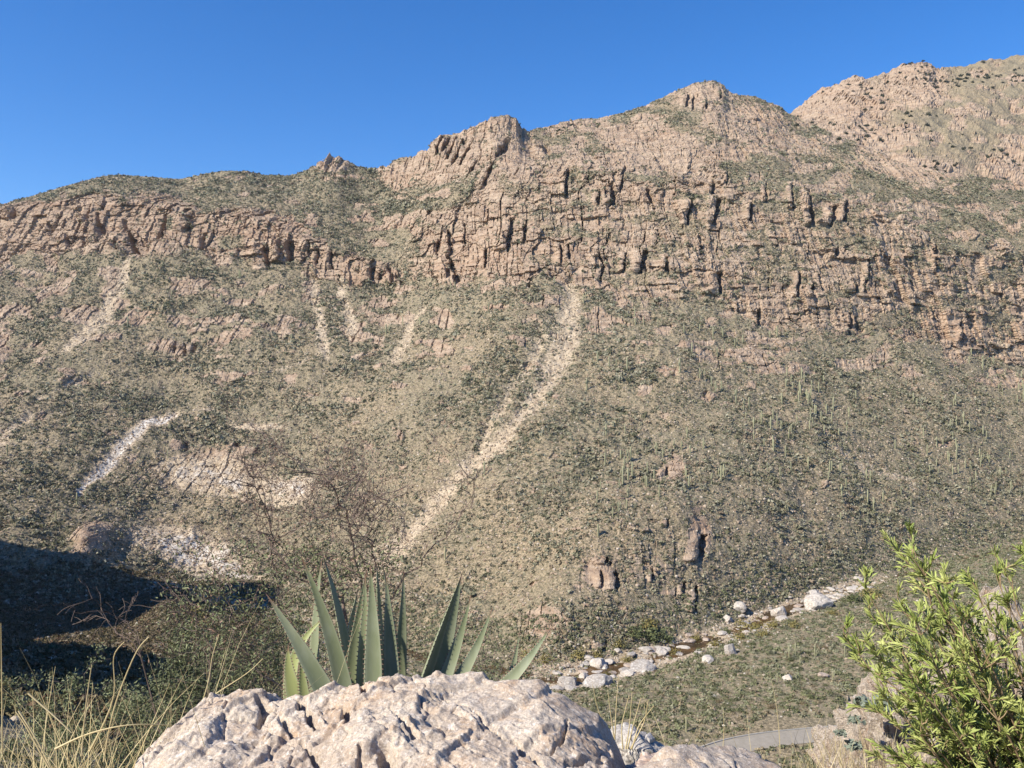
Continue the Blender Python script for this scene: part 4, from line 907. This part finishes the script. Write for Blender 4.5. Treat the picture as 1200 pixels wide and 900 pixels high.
# ---- the bright green bush at right
M_hop = mat_leaf('bright_green_narrow_leaves', (.24, .30, .075), (.42, .45, .16), .5, False, 6)
M_hopst = mat_plain('tan_stems', (.22, .15, .09), (.40, .30, .18), 15)
g = np.random.default_rng(53); HB = empty('leafy_bush', (0, 0, 0)); tag(HB, 'bright green narrow leaved bush reaching in from the right edge', 'bush')
tb = Tubes(); LV = []; LF = []; nlf = 0
def tuft(p, d, n, L):
    global nlf
    for i in range(n):
        a = d * 1.1 + g.normal(size=3) * .42 + np.array([-.05, 0, .25]); a /= np.linalg.norm(a); s = np.cross(a, g.normal(size=3)); s /= np.linalg.norm(s)
        l = L * g.uniform(.5, 1.15); w = .0024 * g.uniform(.8, 1.3); b = p - d * g.uniform(0, .035); nn = np.cross(a, s)
        dr = np.array([0, 0, -1]) * l * .12
        LV.extend([b, b + a * l * .35 + s * w + nn * w * .4, b + a * l * .4, b + a * l * .35 - s * w + nn * w * .4, b + a * l * .75 + s * w * .9 + dr * .4, b + a * l * .75 + dr * .4 - nn * w * .3, b + a * l * .75 - s * w * .9 + dr * .4, b + a * l + dr])
        LF.extend([(nlf, nlf + 1, nlf + 2), (nlf, nlf + 2, nlf + 3), (nlf + 1, nlf + 4, nlf + 5), (nlf + 1, nlf + 5, nlf + 2), (nlf + 2, nlf + 5, nlf + 6), (nlf + 2, nlf + 6, nlf + 3), (nlf + 4, nlf + 7, nlf + 5), (nlf + 5, nlf + 7, nlf + 6)]); nlf += 8
D = 2.9; RB = px(1230, 1080, D)
TOP = [(1064, 622, 0), (1050, 640, .1), (1015, 690, -.05), (992, 748, 0), (1020, 720, .1), (1040, 770, .1), (1085, 665, .1), (1110, 700, -.1), (1100, 750, .1), (1075, 760, -.15), (1125, 740, .2), (1065, 800, -.1), (1098, 820, .1), (1080, 850, -.2), (1028, 885, -.1), (1060, 890, 0), (1165, 645, .1), (1175, 665, 0), (1200, 650, .2), (1145, 690, 0), (1180, 710, -.1), (1155, 740, .1), (1205, 720, -.1), (1225, 680, .1), (1160, 790, -.1), (1190, 780, .1), (1140, 800, .1), (1120, 860, -.2), (1160, 850, -.2), (1200, 840, -.2), (1130, 880, 0), (1180, 890, .1), (1250, 640, .1), (1270, 720, 0), (1250, 780, -.1), (1240, 850, 0), (1105, 900, -.1), (1150, 915, -.2), (1200, 900, -.3)]
TOP += [(x, y, g.uniform(-.3, .3)) for x, y in zip(g.uniform(1050, 1290, 34), g.uniform(690, 960, 34)) if (x - 1050) / 1.6 + (y - 690) / 1.2 > 60]
TOP += [(x, y, g.uniform(-.25, .25)) for x, y in zip(g.uniform(1005, 1180, 30), g.uniform(650, 900, 30)) if abs(x - 1075) < 30 + (y - 640) * .5 and x > 1005 + abs(y - 760) * .25]
for (x, y, dd) in TOP:
    e = px(x, y, D + dd * 1.2); b = RB + g.normal(size=3) * .04; m = b * .45 + e * .55 + np.array([.12, 0, -.03]) + g.normal(size=3) * .05
    t = np.linspace(0, 1, 18)[:, None]; q = (1 - t) ** 2 * b + 2 * t * (1 - t) * m + t * t * e; q[1:] += g.normal(size=(17, 3)) * .004
    tb.add(q, np.linspace(.0075, .0014, 18), 6)
    dl = q[-1] - q[-3]; dl /= np.linalg.norm(dl); tuft(q[-1], dl, 14, .058)
    for i in range(5, 18):
        if g.random() > .86: continue
        for s_ in range(g.integers(1, 4)):
            d0 = q[min(i + 1, 17)] - q[i - 1]; d0 /= np.linalg.norm(d0); d = d0 + g.normal(size=3) * .75 + np.array([0, 0, .25]); d /= np.linalg.norm(d)
            L = g.uniform(.04, .13) * (.55 + .45 * (18 - i) / 11); e2 = q[i] + d * L
            tb.add([q[i], q[i] + d * L * .5 + g.normal(size=3) * .004, e2], [.0022, .0017, .0011], 4); tuft(e2, d, int(g.integers(12, 20)), .043)
            if g.random() < .5: tuft(q[i] + d * L * .5, d, 5, .045)
obj('stems', tb.mesh('stems'), M_hopst, HB); obj('leaves', np_mesh('leaves', np.array(LV), np.array(LF)), M_hop, HB)

# ---- dry grass
M_gr = mat_leaf('dry_straw', (.42, .34, .17), (.60, .51, .30), .7, False, 4)
def grass(name, label, n, cx, cY, sx, sY, h, g, lean=.35, zb=-1.55, w=.0022, kind='stuff', cat='grass', parent=None):
    V = []; Fc = []
    for q in range(n):
        b = np.array([cx + g.normal() * sx, cY + g.normal() * sY, zb]); hh = h * g.uniform(.45, 1.1); ln = np.array([g.normal() * lean, g.normal() * lean * .7, 1]); ln /= np.linalg.norm(ln)
        dr = np.array([g.normal(), g.normal() * .5, -.25]) * hh * g.uniform(.0, .42); m = b + ln * hh * .55; e = b + ln * hh + dr
        s = np.cross(ln, [g.normal() * .4, -1, 0]); s /= np.linalg.norm(s); ww = w * g.uniform(.5, 1.5); k = 7; base = len(V)
        for i in range(k):
            t = i / (k - 1); p = (1 - t) ** 2 * b + 2 * t * (1 - t) * m + t * t * e; wt = ww * (1 - t * .85); V += [p - s * wt, p + s * wt]
            if i: a = base + 2 * (i - 1); Fc.append((a, a + 1, a + 3, a + 2))
    o = obj(name, np_mesh(name, np.array(V), np.array(Fc)), M_gr, parent); tag(o, label, cat, None, kind); return o
g = np.random.default_rng(91)
grass('dry_grass', 'tangled dry straw coloured grass in the lower left corner', 420, -1.38, 2.35, .24, .25, .62, g, .40, -1.50)
grass('dry_grass', 'taller dry grass stems standing behind the lower left tangle', 60, -1.15, 2.6, .32, .2, .85, g, .30, -1.62, .0018)
grass('dry_grass', 'sparse dry grass on the near slope below the ledge', 200, -1.5, 4.2, .6, .6, .7, g, .4, -2.35, .0025)
def stalk_tuft(label, stalks):
    T = empty('grass_tuft', (0, 0, 0)); tag(T, label, 'grass')
    for st in stalks:
        tb = Tubes(); q = np.array([px(*s) for s in st]); t = np.linspace(0, len(q) - 1, 14); i = np.minimum(t.astype(int), len(q) - 2); c = gsmooth(q[i] + (q[i + 1] - q[i]) * (t - i)[:, None], 1.2)
        tb.add(c, np.linspace(.0028, .0012, 14), 4); obj('stalk', tb.mesh('stalk'), M_gr, T)
stalk_tuft('two long dry grass stalks crossing in front of the grey green bush', [[(215, 862, 2.9), (240, 820, 2.9), (290, 790, 2.9), (310, 770, 2.9)], [(228, 850, 2.8), (245, 800, 2.8), (248, 770, 2.8), (258, 740, 2.8)], [(60, 880, 2.3), (100, 860, 2.3), (150, 848, 2.3), (208, 850, 2.4)]])
stalk_tuft('thin dry stalks leaning above the lower left grass', [[(120, 900, 2.4), (132, 830, 2.4), (160, 760, 2.4), (176, 745, 2.4)], [(100, 890, 2.4), (137, 820, 2.4), (133, 785, 2.4), (132, 765, 2.4), (148, 750, 2.4)], [(95, 890, 2.3), (100, 830, 2.3), (108, 775, 2.3)], [(3, 890, 2.3), (2, 800, 2.3), (1, 725, 2.3)], [(20, 830, 2.2), (45, 870, 2.2), (62, 905, 2.2)], [(30, 810, 2.2), (70, 845, 2.2), (85, 860, 2.2)], [(60, 905, 2.2), (30, 850, 2.2), (17, 832, 2.2)]])
stalk_tuft('pale dry grass stalks standing in the gap behind the boulders at right', [[(735, 880, 3.2), (742, 850, 3.2), (752, 815, 3.2)], [(730, 880, 3.2), (728, 850, 3.2), (738, 812, 3.2)], [(740, 880, 3.2), (748, 850, 3.2), (768, 825, 3.2)], [(722, 880, 3.2), (716, 840, 3.2), (712, 806, 3.2)], [(720, 880, 3.2), (722, 830, 3.2), (725, 790, 3.2)], [(733, 880, 3.2), (738, 850, 3.2), (741, 808, 3.2)], [(738, 880, 3.2), (756, 845, 3.2), (760, 818, 3.2)], [(718, 870, 3.2), (700, 830, 3.2), (694, 800, 3.2)]])
# ground litter and weeds of the ledge itself
g = np.random.default_rng(97)
grass('bottom_right_grass', 'short pale grass under the green bush at the bottom right', 260, 2.2, 5.0, .8, .6, .55, g, .4, -2.65, .0028)

g = np.random.default_rng(113)
for q, (x, y, Y, w_) in enumerate([(1000, 870, 11.3, .5), (1040, 885, 11.0, .5), (975, 890, 10.6, .5), (1062, 850, 11.6, .35), (950, 895, 10.6, .3)]):
    a = px(x, y, Y); o = grass('dry_grass', 'dry grass tufts growing on and around the tan outcrop at lower right', 60, a[0], Y, w_ * .5, w_ * .5, .38, g, .3, a[2] - .3, .004); o['group'] = 'dry grass tufts on the tan outcrop'
# thin air of the canyon: one closed box of even haze
hz = bpy.data.materials.new('thin_haze'); hz.use_nodes = True; hn = hz.node_tree.nodes
hn.remove(hn['Principled BSDF']); pv = hn.new('ShaderNodeVolumePrincipled'); pv.inputs['Density'].default_value = HAZE
pv.inputs['Color'].default_value = (.80, .88, 1, 1); pv.inputs['Anisotropy'].default_value = .2
hz.node_tree.links.new(pv.outputs[0], hn['Material Output'].inputs['Volume'])
zt = float(P[..., 2].max()) + 30; zb = float(P[..., 2].min()) - 300; e = 9500
hv = [(x, y, z) for x in (-e * 2.3, e * 2.3) for y in (-3000, e) for z in (zb, zt)]
hf = np.array([(0, 1, 3, 2), (4, 6, 7, 5), (0, 4, 5, 1), (2, 3, 7, 6), (0, 2, 6, 4), (1, 5, 7, 3)])
if HAZE > 0: tag(obj('haze', np_mesh('haze', hv, hf), hz), kind='stuff')
